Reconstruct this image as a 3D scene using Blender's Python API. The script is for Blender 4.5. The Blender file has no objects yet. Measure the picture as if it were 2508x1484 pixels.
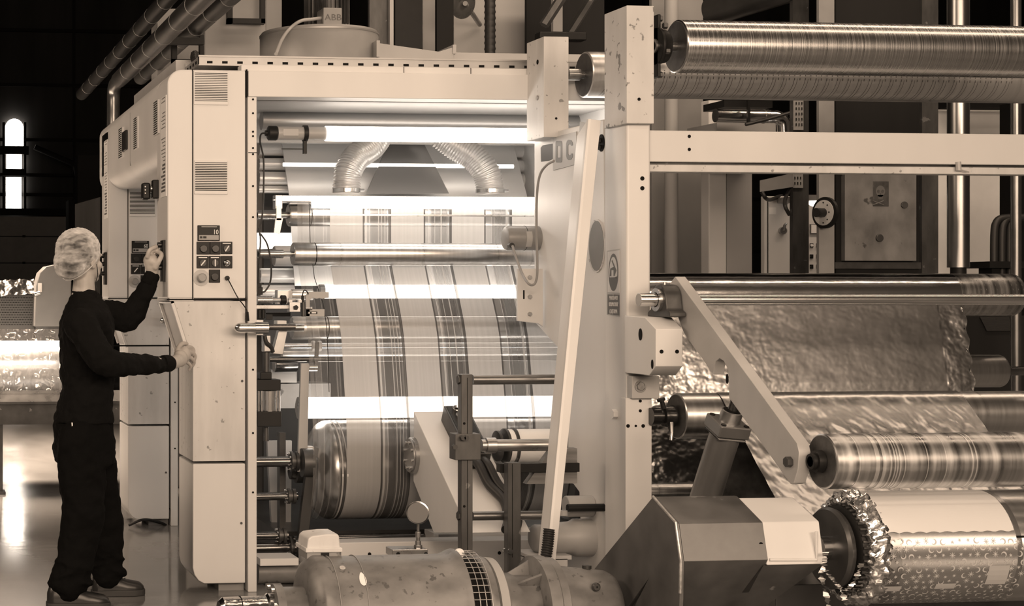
import bpy, bmesh, math, random
from mathutils import Vector, Matrix
random.seed(7)
# ---------------------------------------------------------------- camera
F, CX, CY, CH = 4000.0, 180.0, 722.0, 1.47          # focal length and principal point for a 2508x1484 frame
TH = math.atan(.105); SN, CS = math.sin(TH), math.cos(TH)
scene = bpy.context.scene
cam_data = bpy.data.cameras.new('camera'); cam = bpy.data.objects.new('camera', cam_data)
scene.collection.objects.link(cam); scene.camera = cam
cam_data.sensor_width = 36.0; cam_data.sensor_fit = 'HORIZONTAL'
cam_data.lens = 36.0 * F / 2508.0
cam_data.shift_x = (1254.0 - CX) / 2508.0
cam_data.shift_y = (CY - 742.0) / 2508.0
cam_data.clip_end = 200
cam.location = (0, 0, CH); cam.rotation_euler = (math.pi/2, 0, -TH)
# ---------------------------------------------------------------- colour management, world, lights
vs = scene.view_settings
vs.view_transform = 'Standard'; vs.look = 'None'; vs.gamma = 1.0; vs.use_curve_mapping = False
vs.exposure = 0.0
WARM = (1.0, .755, .555)
world = bpy.data.worlds.new('hall_air'); scene.world = world; world.use_nodes = True
bg = world.node_tree.nodes['Background']; bg.inputs[0].default_value = (*WARM, 1); bg.inputs[1].default_value = .05

def area(name, loc, rot, sx, sy, power, col=WARM, spread=math.pi):
    l = bpy.data.lights.new(name, 'AREA'); l.shape = 'RECTANGLE'; l.size = sx; l.size_y = sy
    l.energy = power; l.color = col; l.spread = spread
    o = bpy.data.objects.new(name, l); scene.collection.objects.link(o)
    o.location = loc; o.rotation_euler = rot
    return o
R = math.radians
# ceiling rows over aisle and press, plus unseen lights added as fill
area('ceiling_row_near', (2.0, 1.6, 5.0), (R(48), 0, 0), 9.0, .4, 55)
area('front_fill', (3.0, -4.0, 3.7), (R(76), 0, 0), 12.0, 2.4, 1010)  # unseen broad light on the camera side, added to even out vertical faces
area('ceiling_row_over_press', (5.0, 6.0, 6.2), (R(4), 0, 0), 8.0, .3, 70)
area('foil_glint_light', (1.2, 3.0, 2.6), (R(66), 0, R(-28)), .9, .25, 42)  # unseen light added to put glints on foil and metal
area('side_fill', (-5.0, 6.0, 5.0), (R(50), 0, R(-78)), 4.0, 1.2, 210)  # unseen fill added for the left-hand faces
area('rear_fill', (6.5, 8.6, 6.4), (R(42), 0, 0), 8.0, .6, 230)  # unseen fill added so background vertical faces get light
area('floor_fill', (-1.6, 14.5, 5.0), (R(0), 0, 0), 4.0, 4.0, 2000, spread=R(80))  # unseen fill added to brighten the floor at the far left
# ---------------------------------------------------------------- pixel <-> world
def P(px, py, Y):
    u = (px-CX)/F; v = (CY-py)/F
    t = Y/(CS-u*SN)
    return Vector((t*(SN+u*CS), Y, CH+t*v))
def X(px, Y): return P(px, 0, Y).x
def Z(py, px, Y): return P(px, py, Y).z
def M(px, Y):                                       # metres per pixel
    return Y/(CS-(px-CX)/F*SN)/F
def YX(px, x):                                      # depth at which the line of sight of px reaches x
    u = (px-CX)/F
    return x*(CS-u*SN)/(SN+u*CS)
# ---------------------------------------------------------------- materials
MATS = {}
def nd(nt, t, **k):
    n = nt.nodes.new(t)
    for a, b in k.items(): setattr(n, a, b)
    return n
def mat(name, base=.5, rough=.5, metal=0., var=0., vscale=(6,6,6), rvar=0., bump=0., bscale=None, spots=0., spot_scale=14,
        spot_col=.12, emit=0., alpha=1., spec=.5, trans=0., detail=6., aniso=0., coat=0.):
    m = bpy.data.materials.new(name); m.use_nodes = True; nt = m.node_tree
    b = nt.nodes['Principled BSDF']
    col = base if isinstance(base, tuple) else (base, base, base)
    b.inputs['Base Color'].default_value = (*col, 1); b.inputs['Roughness'].default_value = rough
    b.inputs['Metallic'].default_value = metal; b.inputs['Specular IOR Level'].default_value = spec
    b.inputs['Alpha'].default_value = alpha
    if trans: b.inputs['Transmission Weight'].default_value = trans
    if aniso: b.inputs['Anisotropic'].default_value = aniso
    if coat: b.inputs['Coat Weight'].default_value = coat
    if emit:
        b.inputs['Emission Color'].default_value = (*WARM2, 1); b.inputs['Emission Strength'].default_value = emit
    tc = nd(nt, 'ShaderNodeTexCoord')
    def noise(scale, sc=1., det=detail):
        mp = nd(nt, 'ShaderNodeMapping'); mp.inputs['Scale'].default_value = scale
        nt.links.new(tc.outputs['Object'], mp.inputs['Vector'])
        n = nd(nt, 'ShaderNodeTexNoise'); n.inputs['Scale'].default_value = sc; n.inputs['Detail'].default_value = det
        nt.links.new(mp.outputs[0], n.inputs['Vector']); return n
    last = None
    if var:
        n = noise(vscale)
        mr = nd(nt, 'ShaderNodeMapRange'); mr.inputs['From Min'].default_value = .3; mr.inputs['From Max'].default_value = .7
        mr.inputs['To Min'].default_value = 1-var; mr.inputs['To Max'].default_value = 1+var
        nt.links.new(n.outputs['Fac'], mr.inputs['Value'])
        mx = nd(nt, 'ShaderNodeVectorMath', operation='SCALE'); mx.inputs[0].default_value = col
        nt.links.new(mr.outputs[0], mx.inputs['Scale']); last = mx.outputs[0]
        if rvar:
            m2 = nd(nt, 'ShaderNodeMapRange'); m2.inputs['From Min'].default_value = .3; m2.inputs['From Max'].default_value = .7
            m2.inputs['To Min'].default_value = max(.02, rough-rvar); m2.inputs['To Max'].default_value = rough+rvar
            nt.links.new(n.outputs['Fac'], m2.inputs['Value']); nt.links.new(m2.outputs[0], b.inputs['Roughness'])
    if spots:
        n = noise((1,1,1), spot_scale, 10.)
        cr = nd(nt, 'ShaderNodeValToRGB'); cr.color_ramp.elements[0].position = 1-spots; cr.color_ramp.elements[1].position = 1-spots+.03
        nt.links.new(n.outputs['Fac'], cr.inputs['Fac'])
        mx = nd(nt, 'ShaderNodeMix', data_type='RGBA')
        nt.links.new(cr.outputs['Color'], mx.inputs['Factor'])
        if last: nt.links.new(last, mx.inputs['A'])
        else: mx.inputs['A'].default_value = (*col, 1)
        mx.inputs['B'].default_value = (spot_col, spot_col, spot_col, 1); last = mx.outputs['Result']
    if last: nt.links.new(last, b.inputs['Base Color'])
    if bump:
        n = noise(bscale or (30,30,30))
        bp = nd(nt, 'ShaderNodeBump'); bp.inputs['Strength'].default_value = bump; bp.inputs['Distance'].default_value = .02
        nt.links.new(n.outputs['Fac'], bp.inputs['Height']); nt.links.new(bp.outputs[0], b.inputs['Normal'])
    MATS[name] = m
    return m
WARM2 = (1.0, .88, .76)
mat('cream', .66, .42, var=.045, vscale=(3,3,1.2))
mat('cream_dirty', .60, .5, var=.13, vscale=(9,9,2.2), spots=.345, spot_scale=30, spot_col=.28)
mat('cream_worn', .56, .5, var=.10, vscale=(7,7,2.5), spots=.385, spot_scale=22, spot_col=.2)
mat('cream_grey', .40, .45, var=.10, vscale=(3,3,2))
mat('grey_paint', .27, .5, var=.12, vscale=(6,6,6), spots=.31, spot_scale=11, spot_col=.10)
mat('motor_paint', .155, .40, var=.42, vscale=(6,9,9), spots=.375, spot_scale=30, spot_col=.085, rvar=.08)
mat('tray', .33, .42, metal=.4, var=.1)
mat('seam', .008, .7, spec=.1)
mat('black', .013, .45, var=.2, spec=.22)
mat('black_gloss', .012, .22)
mat('rubber', .022, .5)
mat('dark_steel', .07, .42, metal=.5, var=.3, vscale=(9,9,9), spots=.33, spot_col=.2)
mat('post_steel', .085, .42, metal=.35, var=.35, vscale=(14,14,4), spots=.32, spot_col=.2)
mat('plate_steel', .12, .36, metal=.45, var=.4, vscale=(5,5,5), rvar=.08, spots=.30, spot_col=.26, spot_scale=9)
mat('steel', .42, .3, metal=.95, var=.12, vscale=(10,10,10), rvar=.06)
mat('bright_steel', .72, .2, metal=1., var=.06)
mat('oily_steel', .16, .16, metal=.9, var=.2, vscale=(10,4,4))
mat('roller', .60, .30, metal=1., var=.10, vscale=(42,.4,.4), rvar=.04, detail=9)
mat('roller_worn', .55, .25, metal=1., var=.34, vscale=(190,.7,.7), rvar=.07, detail=12)
mat('roller_white', .68, .32, metal=.75, var=.10, vscale=(30,.5,.5), rvar=.06)
mat('roller_marked', .50, .34, metal=1., var=.5, vscale=(30,1.2,1.2), rvar=.14, detail=12)
mat('roller_end', .10, .45, metal=.6, var=.35, vscale=(20,20,20))
mat('wood', .17, .6, var=.45, vscale=(2,30,30))
mat('concrete', .24, .8, var=.18, vscale=(2,2,1))
mat('pale_panel', .36, .6, var=.1, vscale=(1,1,.6))
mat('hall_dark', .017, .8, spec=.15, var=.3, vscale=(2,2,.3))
mat('hall_frame', .008, .8, spec=.1)
mat('duct', .24, .28, metal=.9, var=.2, vscale=(5,5,5))
mat('dark_duct', .07, .38, metal=.7, var=.3, vscale=(4,4,4))
mat('hose_metal', .62, .30, metal=.55, var=.06)
mat('satin', .80, .34, metal=.35, var=.05)
mat('sheet_metal', .72, .38, metal=.6, var=.08, vscale=(2,2,3), rvar=.06)
mat('white_label', .82, .5)
mat('label_grey', .13, .5)
mat('lamp_glass', .9, .3, emit=9.)
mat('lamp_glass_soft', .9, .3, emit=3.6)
mat('daylight', .9, .5, emit=14.)
mat('skin', (.43,.41,.39), .5, var=.08, vscale=(20,20,20))
mat('knit', .0055, .9, bump=.12, bscale=(90,90,90), spec=.10)
mat('trouser', .0045, .9, bump=.15, bscale=(60,60,60), spec=.08)
mat('shoe', .02, .33)
mat('sole', .035, .6)
mat('hair', .03, .5)
# ---------------------------------------------------------------- mesh building
class MB:
    def __init__(s): s.v = []; s.f = []; s.m = []; s.mi = 0
    def add(s, vs, fs):
        k = len(s.v); s.v += [Vector(v) for v in vs]
        for f in fs: s.f.append([i+k for i in f]); s.m.append(s.mi)
        return s
    def box(s, x0, x1, y0, y1, z0, z1):
        vs = [(x,y,z) for x in (x0,x1) for y in (y0,y1) for z in (z0,z1)]
        return s.add(vs, [(0,1,3,2),(4,6,7,5),(0,4,5,1),(2,3,7,6),(0,2,6,4),(1,5,7,3)])
    def hexa(s, pts):                                # 8 points: bottom quad then top quad
        return s.add(pts, [(0,3,2,1),(4,5,6,7),(0,1,5,4),(1,2,6,5),(2,3,7,6),(3,0,4,7)])
    def prism(s, pts, axis, a, b):
        n = len(pts)
        def q(p, t):
            return {'x':(t,p[0],p[1]),'y':(p[0],t,p[1]),'z':(p[0],p[1],t)}[axis]
        vs = [q(p,a) for p in pts]+[q(p,b) for p in pts]
        fs = [tuple(range(n))[::-1], tuple(range(n,2*n))]+[(i,(i+1)%n,(i+1)%n+n,i+n) for i in range(n)]
        return s.add(vs, fs)
    def lathe(s, prof, p0, d, n=32, cap=True):       # prof: (distance along d, radius)
        p0 = Vector(p0); d = Vector(d).normalized()
        a = d.orthogonal().normalized(); 
        if abs(d.x) > .99: a = Vector((0,0,1))
        b = d.cross(a)
        vs = []; fs = []
        for (t, r) in prof:
            for i in range(n):
                g = 2*math.pi*i/n
                vs.append(p0+d*t+(a*math.cos(g)+b*math.sin(g))*r)
        for j in range(len(prof)-1):
            for i in range(n):
                k = (i+1) % n
                fs.append((j*n+i, j*n+k, (j+1)*n+k, (j+1)*n+i))
        if cap:
            fs.append(tuple(range(n))[::-1]); fs.append(tuple((len(prof)-1)*n+i for i in range(n)))
        return s.add(vs, fs)
    def cyl(s, p0, p1, r, r1=None, n=24, cap=True):
        p0 = Vector(p0); p1 = Vector(p1); L = (p1-p0).length
        return s.lathe([(0,r),(L,r if r1 is None else r1)], p0, p1-p0, n, cap)
    def ring(s, p0, d, r_in, r_out, L, n=32):
        return s.lathe([(0,r_in),(0,r_out),(L,r_out),(L,r_in),(0,r_in)], p0, d, n, False)
    def tube(s, path, r, n=10, closed=False):
        path = [Vector(p) for p in path]; rs = r if isinstance(r, (list,tuple)) else [r]*len(path)
        up = None; vs = []; fs = []
        for i, p in enumerate(path):
            t = (path[min(i+1,len(path)-1)]-path[max(i-1,0)]).normalized()
            if up is None: up = t.orthogonal().normalized()
            up = (up-t*up.dot(t)); up = up.normalized() if up.length > 1e-6 else t.orthogonal().normalized()
            b = t.cross(up)
            for k in range(n):
                g = 2*math.pi*k/n
                vs.append(p+(up*math.cos(g)+b*math.sin(g))*rs[i])
        for j in range(len(path)-1):
            for k in range(n):
                q = (k+1) % n
                fs.append((j*n+k, j*n+q, (j+1)*n+q, (j+1)*n+k))
        fs.append(tuple(range(n))[::-1]); fs.append(tuple((len(path)-1)*n+k for k in range(n)))
        return s.add(vs, fs)
    def strip(s, A, B, th=None):                     # ruled sheet between polylines A and B, optional thickness vector
        n = len(A)
        if th is None:
            return s.add(list(A)+list(B), [(i,i+1,n+i+1,n+i) for i in range(n-1)])
        th = Vector(th)
        vs = list(A)+list(B)+[Vector(a)+th for a in A]+[Vector(b)+th for b in B]
        fs = []
        for i in range(n-1):
            fs += [(i,i+1,n+i+1,n+i), (2*n+i,3*n+i,3*n+i+1,2*n+i+1), (i,2*n+i,2*n+i+1,i+1), (n+i,n+i+1,3*n+i+1,3*n+i)]
        fs += [(0,n,3*n,2*n), (n-1,3*n-1,4*n-1,2*n-1)]
        return s.add(vs, fs)
    def build(s, name, m, parent=None, bevel=0., origin=None, smooth=38, recalc=True, segs=2):
        me = bpy.data.meshes.new(name)
        if parent is not None:
            org = wloc(parent)
            if origin is not None: org = Vector(origin)
        elif origin is not None: org = Vector(origin)
        else:
            xs = [v.x for v in s.v]; ys = [v.y for v in s.v]; zs = [v.z for v in s.v]
            org = Vector(((min(xs)+max(xs))/2, (min(ys)+max(ys))/2, min(zs)))
        me.from_pydata([v-org for v in s.v], [], s.f)
        ms = m if isinstance(m, (list,tuple)) else [m]
        for q in ms: me.materials.append(MATS[q] if isinstance(q, str) else q)
        for i, p in enumerate(me.polygons):
            p.material_index = s.m[i] if len(ms) > 1 else 0
        bm = bmesh.new(); bm.from_mesh(me)
        if recalc: bmesh.ops.recalc_face_normals(bm, faces=bm.faces)
        lim = math.radians(smooth)
        for e in bm.edges:
            if len(e.link_faces) == 2 and e.calc_face_angle(0) > lim: e.smooth = False
        for f_ in bm.faces: f_.smooth = True
        bm.to_mesh(me); bm.free()
        o = bpy.data.objects.new(name, me); scene.collection.objects.link(o)
        WL[o.name] = org.copy()
        if parent is not None:
            o.parent = parent; o.location = org-wloc(parent)
        else: o.location = org
        if bevel:
            bv = o.modifiers.new('bevel', 'BEVEL'); bv.width = bevel; bv.segments = segs; bv.limit_method = 'ANGLE'; bv.angle_limit = R(40)
            bv.harden_normals = True
        return o
WL = {}
def wloc(o): return WL[o.name]
def tag(o, label, cat, group=None, kind=None):
    o['label'] = label; o['category'] = cat
    if group: o['group'] = group
    if kind: o['kind'] = kind
    return o
def thing(name, label, cat, loc, group=None):
    o = bpy.data.objects.new(name, None); scene.collection.objects.link(o); o.location = loc; o.empty_display_size = .05
    WL[o.name] = Vector(loc)
    return tag(o, label, cat, group)
def struct(o): o['kind'] = 'structure'; return o
def lab(o, s): o['label'] = s; return o
def spline(pts, n=8):
    pts = [Vector(p) for p in pts]; out = []
    q = [pts[0]*2-pts[1]]+pts+[pts[-1]*2-pts[-2]]
    for i in range(1, len(q)-2):
        a, b, c, d = q[i-1], q[i], q[i+1], q[i+2]
        for k in range(n):
            t = k/n
            out.append(.5*((2*b)+(-a+c)*t+(2*a-5*b+4*c-d)*t*t+(-a+3*b-3*c+d)*t**3))
    out.append(pts[-1]); return out
def text(s, size, loc, rot, m, parent, name='lettering', depth=.0008, sx=1., align='CENTER'):
    cu = bpy.data.curves.new('t', 'FONT'); cu.body = s; cu.size = size; cu.extrude = depth; cu.align_x = align; cu.align_y = 'CENTER'; cu.resolution_u = 2
    t = bpy.data.objects.new('t', cu); scene.collection.objects.link(t)
    bpy.context.view_layer.update()
    me = bpy.data.meshes.new_from_object(t.evaluated_get(bpy.context.evaluated_depsgraph_get()))
    bpy.data.objects.remove(t); bpy.data.curves.remove(cu)
    me.materials.clear(); me.materials.append(MATS[m])
    rm = Matrix(rot).to_4x4() if not isinstance(rot, Matrix) else rot.to_4x4()
    me.transform(rm @ Matrix.Diagonal((sx,1,1,1)))
    o = bpy.data.objects.new(name, me); scene.collection.objects.link(o)
    WL[o.name] = Vector(loc); o.parent = parent; o.location = Vector(loc)-wloc(parent)
    return o
FRONT = Matrix(((1,0,0),(0,0,-1),(0,1,0)))          # text facing the camera side (-Y)
LEFT = Matrix(((0,0,-1),(-1,0,0),(0,1,0)))          # text facing -X
def disc(px, py, Y, rpx, depth=.004, n=20):         # short cylinder facing -Y
    p = P(px, py, Y); m = MB(); return m.cyl(p, p-Vector((0,depth,0)), rpx*M(px,Y), n=n)
def fbox(px0, py0, px1, py1, Y, d, m=None, out=0.): # box whose front face fills the pixel rectangle at depth Y, d deep behind
    m = m or MB(); a = P(px0, py0, Y); x1 = X(px1, Y); z1 = Z(py1, px0, Y)
    return m.box(a.x, x1, Y-out, Y+d, min(a.z,z1), max(a.z,z1))
def hexbolt(m, p, d, r, L=None):
    L = L or r*.8; return m.cyl(p, Vector(p)+Vector(d).normalized()*L, r, n=6)
XV = Vector((1,0,0)); YV = Vector((0,1,0)); ZV = Vector((0,0,1))
# ================================================================ the hall
m = MB(); m.box(-14, 44, -3, 42, -.2, 0)
fl = mat('floor_gloss', .22, .14, var=.35, vscale=(1.2,.35,1), rvar=.07, spec=.6, bump=.035, bscale=(3,9,1))
struct(m.build('floor', 'floor_gloss'))
m = MB(); m.box(-14, 44, 40.2, 40.5, 0, 16)
w = MB()
struct(m.build('wall_back', 'hall_dark'))
m = MB()
for k in range(9): m.box(-14, 44, 40.1, 40.2, 1.2+k*1.35, 1.28+k*1.35)
for k in range(-6, 20): m.box(k*2.1, k*2.1+.06, 40.12, 40.2, 0, 14)
struct(m.build('trim_1', 'hall_frame'))
m = MB(); m.box(-14.3, -14, -3, 42, 0, 16); struct(m.build('wall_left', 'hall_dark'))
m = MB(); m.box(-14, 44, 8.5, 42, 13, 13.2); struct(m.build('ceiling', 'hall_frame'))
# narrow window with an arched top, glowing with daylight
def window():
    m = MB(); Yw = 40.06
    x0, x1 = X(13,Yw), X(57,Yw); r = (x1-x0)/2; cx = (x0+x1)/2; zt = Z(291,35,Yw)-r; zb = Z(358,35,Yw)
    pts = [(x0,zb),(x1,zb)]+[(cx+r*math.cos(a*math.pi/16), zt+r*math.sin(a*math.pi/16)) for a in range(17)]
    m.prism(pts, 'y', Yw-.02, Yw+.1)
    fbox(16,378,53,414,Yw,.1,m,.02); fbox(15,434,52,511,Yw,.1,m,.02)
    g = m.build('window_1', 'daylight'); struct(g)
    f = MB()
    fbox(0,358,70,378,Yw,.05,f,.1); fbox(6,414,62,434,Yw,.05,f,.1); fbox(6,300,12,520,Yw,.05,f,.08); fbox(58,300,64,520,Yw,.05,f,.08)
    fbox(0,511,170,527,Yw,.05,f,.15); fbox(0,425,180,432,Yw,.05,f,.2)
    f.build('window_frame', 'hall_frame', g)
window()
m = MB(); fbox(0,530,168,885,38.,.1,m); d = struct(m.build('door_1', mat('shutter', .085, .6, var=.1)))
m = MB()
for y in (578,643,708): fbox(0,y,168,y+2,38.,.02,m,.02)
for y in (578,643): fbox(55,y-2,62,y+3,38.,.02,m,.05)
m.build('door_seams', 'hall_frame', d)
# diagonal brace on the back wall
m = MB(); m.tube([P(85,360,39.5), P(182,402,39.5)], .07); m.tube([P(182,395,39.5), P(190,430,39.5)], .07)
struct(m.build('trim_2', 'hall_frame'))
# ================================================================ the two printing units of the press
YN, DY = 7.95, 2.32
XA, XB, XC, XP0, XP1 = X(410,YN), X(472,YN), X(602,YN), X(606,YN), X(628,YN)
def nz(py): return Z(py, 500, YN)
def arc(cx, cz, r, a0, a1, n=8): return [(cx+r*math.cos(R(a0+(a1-a0)*i/n)), cz+r*math.sin(R(a0+(a1-a0)*i/n))) for i in range(n+1)]
def make_unit(far):
    dy = DY if far else 0.
    Y = YN+dy
    def q(px, py, d=0.): v = P(px, py, YN); v.y = Y+d; return v       # near-unit pixel carried to this unit
    def fb(px0, py0, px1, py1, d, out, m=None):
        m = m or MB(); a = q(px0, py0); b = q(px1, py1)
        return m.box(a.x, b.x, Y-out, Y+d, b.z, a.z)
    def dsc(px, py, rpx, out, L, m=None, n=20):
        m = m or MB(); p = q(px, py, -out); return m.cyl(p, p-YV*L, rpx*M(px,YN), n=n)
    t = thing('printing_unit', ('cream control cabinet of the farther printing unit, behind the worker' if far else
              'cream control cabinet of the nearer printing unit, right of the worker, with two louvred vents'),
              'machine cabinet', (XB, Y, 0), 'printing units')
    zt, zb = nz(170), nz(732)
    # upper column
    rc = .075; m = MB(); m.prism([(XC,zb),(XC,zt-.001)]+arc(XA+rc, zt-.001-rc, rc, 90, 180, 10)+[(XA,zb)], 'y', Y, Y+.332); m.build('column', 'cream', t, bevel=.010)
    m = MB(); m.box(XB+.004, XC-.004, Y-.006, Y+.01, zb+.004, zt-.006); m.build('door', 'cream', t, bevel=.003)
    m = MB(); fb(470.5,170,472.5,732,.01,.003,m); fb(410,732,604,735,.02,.001,m)
    if not far: fb(602.5,170,606,235,.05,.002,m)
    m.build('seam', 'seam', t)
    # vents
    for (x0,y0,x1,y1,k) in ((474,174,558,258,18),(475,393,557,476,18)):
        m = MB()
        fb(x0,y0,x1,y1,.0,.012,m); v = m.build('vent', 'cream', t, bevel=.002)
        m = MB(); h = (y1-y0-8)/k
        for i in range(k-1):
            yy = y0+5+i*h; fb(x0+2,yy,x1-2,yy+h*.60,.0,.0128,m)
        m.build('louvre_slots', 'seam', v)
    # controls
    m = MB(); fb(483,552,537,590,0,.016,m); d = m.build('display', 'black', t, bevel=.002)
    m = MB(); fb(486,576,534,588,0,.0175,m); m.build('display_strip', mat_get('strip_grey'), d)
    m = MB(); fb(488,579,494,584,0,.0185,m); fb(496,579,504,584,0,.0185,m); m.build('display_marks', 'black', d)
    text('60' if far else '10', .034, q(527,569,-.0175), FRONT, 'white_label', d, 'display_digits', sx=.8)
    m = MB(); fb(492,555,530,556.5,0,.0168,m); m.build('display_caption', 'white_label', d)
    for (x0,y0,x1,y1) in ((481,592,513,623),(513.5,592,539,623),(540,592,568,622),(481,627,510,657),(511,627,539,657),(540,627,568,657),(511,660,538,692)):
        m = MB(); fb(x0,y0,x1,y1,0,.014,m); bt = m.build('control_block', 'black', t, bevel=.002)
        cx, cy = (x0+x1)/2, (y0+y1)/2+2
        if (x0,y0) in ((481,592),(513.5,592),(511,660)):
            m = MB(); dsc(cx,cy,9,.014,.012,m); m.build('push_button', 'black_gloss', bt, bevel=.002)
        elif (x0,y0) == (540,627):
            m = MB(); p = q(cx,cy,-.014); m.lathe([(0,9*.002),(.006,9*.002),(.014,6*.002),(.018,.002)], p, (0,-1,0), 20); m.build('lit_button', 'bright_steel', bt)
        else:
            m = MB(); dsc(cx,cy,8,.014,.008,m); kn = m.build('selector_knob', 'black_gloss', bt)
            m = MB(); p = q(cx,cy,-.024); a = {540:.6,481:.7,511:0.}[int(x0)]
            dx = Vector((math.sin(a),0,math.cos(a)))*.017; m.tube([p-dx, p+dx], .0032, 6); m.build('knob_pointer', 'white_label', kn)
            m = MB(); fb(x0+4,y0+3,x1-4,y0+5,0,.0146,m); m.build('caption', 'white_label', bt)
    m = MB(); dsc(492,680,20,.006,.004,m,32); e = m.build('emergency_stop', mat_get('estop_plate'), t)
    m = MB(); p = q(492,680,-.01); m.lathe([(0,.018),(.015,.018),(.015,.021),(.03,.022),(.034,.017)], p, (0,-1,0), 24); m.build('stop_button', mat_get('estop_knob'), e)
    m = MB(); dsc(555,681,5.5,.006,.018,m,14); m.build('socket', 'black', t)
    pts = [(555,681,-.02),(562,700,-.05),(576,728,-.06),(592,748,-.05),(602,762,-.03),(603,785,-.03)]
    m = MB(); m.tube(spline([q(*a) for a in pts]), .0028, 6); m.tube([q(602,764,-.03), q(604,786,-.03)], .008, 8); m.build('cable', 'black', t)
    # controls on the left side face, seen edge on
    def side(px0, py0, px1, py1, out, name, mt, par, bev=.002, z0=None):
        ya, yb = YX(px1, XA)+dy, YX(px0, XA)+dy; za = Z(py1, px1, YX(px1,XA)); zc = Z(py0, px1, YX(px1,XA))
        m = MB(); m.box(XA-out, XA+.004, ya, yb, za, zc); return m.build(name, mt, par, bevel=bev)
    c = side(399,588,405.5,690,.014,'side_control_panel','black',t)
    side(395,232,408.5,480,.004,'side_label','white_label',t,0)
    m = MB()
    for i in range(26):
        yy = 240+i*9.; ya, yb = YX(407,XA)+dy, YX(397+random.random()*5,XA)+dy
        if i in (2,3,9,10): continue
        zc = Z(yy, 400, YX(402,XA)); m.box(XA-.0052, XA, ya, yb, zc-.004-(.006 if i > 17 else 0), zc)
    m.build('side_label_print', 'label_grey', t)
    for yy in (600,625,655):
        ya = YX(402.5,XA)+dy; p = Vector((XA-.014, ya, Z(yy,402,YX(402.5,XA)))); m = MB()
        m.cyl(p, p-XV*.02, .014, n=16); m.build('side_knob', 'black_gloss', c)
    # lower cabinets
    b1 = [(X(425,YN),nz(737)),(XC-.002,nz(737)),(XC-.002,nz(1130)),(XB,nz(1130)),(XB,nz(886))]
    m = MB(); m.prism(b1, 'y', Y, Y+.40); m.build('upper_cabinet', 'cream_dirty', t, bevel=.004)
    if far:
        m = MB(); fb(425,880,602,884,.0,.002,m); m.build('cabinet_seam', 'seam', t)
    b2 = [(XB,nz(1136)),(XC-.002,nz(1136)),(XC-.002,nz(1430))]+arc(X(500,YN), nz(1430)+.056, .056, 270, 180, 6)[:]
    b2 = [(XB,nz(1136)),(XC-.002,nz(1136)),(XC-.002,nz(1430)),(X(500,YN),nz(1430)),(X(486,YN),nz(1422)),(X(476,YN),nz(1408)),(XB,nz(1390))]
    m = MB(); m.prism(b2, 'y', Y, Y+.40); m.build('lower_cabinet', 'cream', t, bevel=.006)
    for (a,b) in ((593,933),(591,1281)):
        m = MB(); dsc(a,b,3,.0,.004,m,10); m.build('screw', 'dark_steel', t)
    # sloping console opening on the left side of the upper cabinet: raised rim and recessed board
    u0, u1 = Vector((X(425,YN),0,nz(737))), Vector((XB,0,nz(886)))
    dr = (u1-u0).normalized(); no = Vector((-dr.z,0,dr.x)); no = no if no.x < 0 else -no
    def slab(a, b, ya, yb, th, mt, nm):
        m = MB(); p = u0+dr*(u1-u0).length*a; r = u0+dr*(u1-u0).length*b
        m.hexa([Vector((v.x,y,v.z)) for v, y in ((p,ya),(r,ya),(r,yb),(p,yb))]+[Vector((v.x+no.x*th,y,v.z+no.z*th)) for v, y in ((p,ya),(r,ya),(r,yb),(p,yb))])
        return m.build(nm, mt, t)
    slab(0,1,Y,Y+.02,.014,'cream','console_rim'); slab(0,.95,Y+.38,Y+.40,.014,'cream','console_rim'); slab(0,.03,Y,Y+.4,.014,'cream','console_rim')
    slab(.03,.96,Y+.02,Y+.38,.002,mat_get('board_grey'),'console_board')
    m = MB(); m.box(u0.x-.02, u0.x+.1, Y+.0, Y+.40, nz(737), nz(733)+.004); m.build('console_top', 'cream', t)
    # chrome handle poking out to the left of the frame
    p0 = q(563,802,-.10); p1 = q(645,802,-.10); L = (p1-p0).length; r = .0255
    m = MB(); m.lathe([(0,.004),(.006,.014),(.016,.021),(.03,r),(L*.62,r),(L*.62,r*1.12),(L,r*1.12)], p0, XV, 28); h = m.build('handle', 'bright_steel', t)
    # underside scoop
    if far:
        m = MB(); A = []
        for k in range(9):
            a = R(90+90*k/8); A.append(Vector((X(560,YN), Y+.0, 0)))
        m = MB(); pr = [(q(520,1500).x,.03),(q(560,1500).x,.03)]+[(q(560,1500).x+.10*math.sin(R(a)), .13-.10*math.cos(R(a))) for a in range(0,91,15)]
        pr2 = [(x+.0, z+.012) for x, z in pr]
        m.strip([Vector((x,Y+.02,z)) for x, z in pr], [Vector((x,Y+.35,z)) for x, z in pr], (0,0,.01)); m.build('scoop', 'dark_steel', t)
        m = MB(); m.tube(spline([q(600,1432,.1),q(596,1450,.06),(q(575,1470).x,Y,.02),(q(520,1470).x,Y-.05,.05),(q(470,1470).x,Y-.05,.015)]), .009, 8); m.build('floor_cable', 'black', t)
    m = MB(); m.box(q(540,1400).x, XC, Y+.05, Y+.35, 0, nz(1430)); m.build('plinth', 'grey_paint', t)
    # side frame of the unit
    m = MB(); m.box(XP0, XP1, Y-.01, Y+1.75, 0, nz(172 if far else 236)); fr = m.build('side_frame', 'cream', t, bevel=.004)
    m = MB()
    for yy in (244,278,323,334,363,378,456,532,1205,1060,905): dsc(618.5,yy,2.6,.01,.003,m,10)
    m.build('bolt_holes', 'seam', fr)
    m = MB(); fb(607,373.5,628,375,.0,.012,m); m.build('frame_seam', 'seam', fr)
    # right-hand frame (mostly behind the rewinder)
    m = MB(); m.box(X(1545,YN), X(1575,YN), Y, Y+1.75, 0, nz(236)); m.build('side_frame', 'cream', t)
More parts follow.
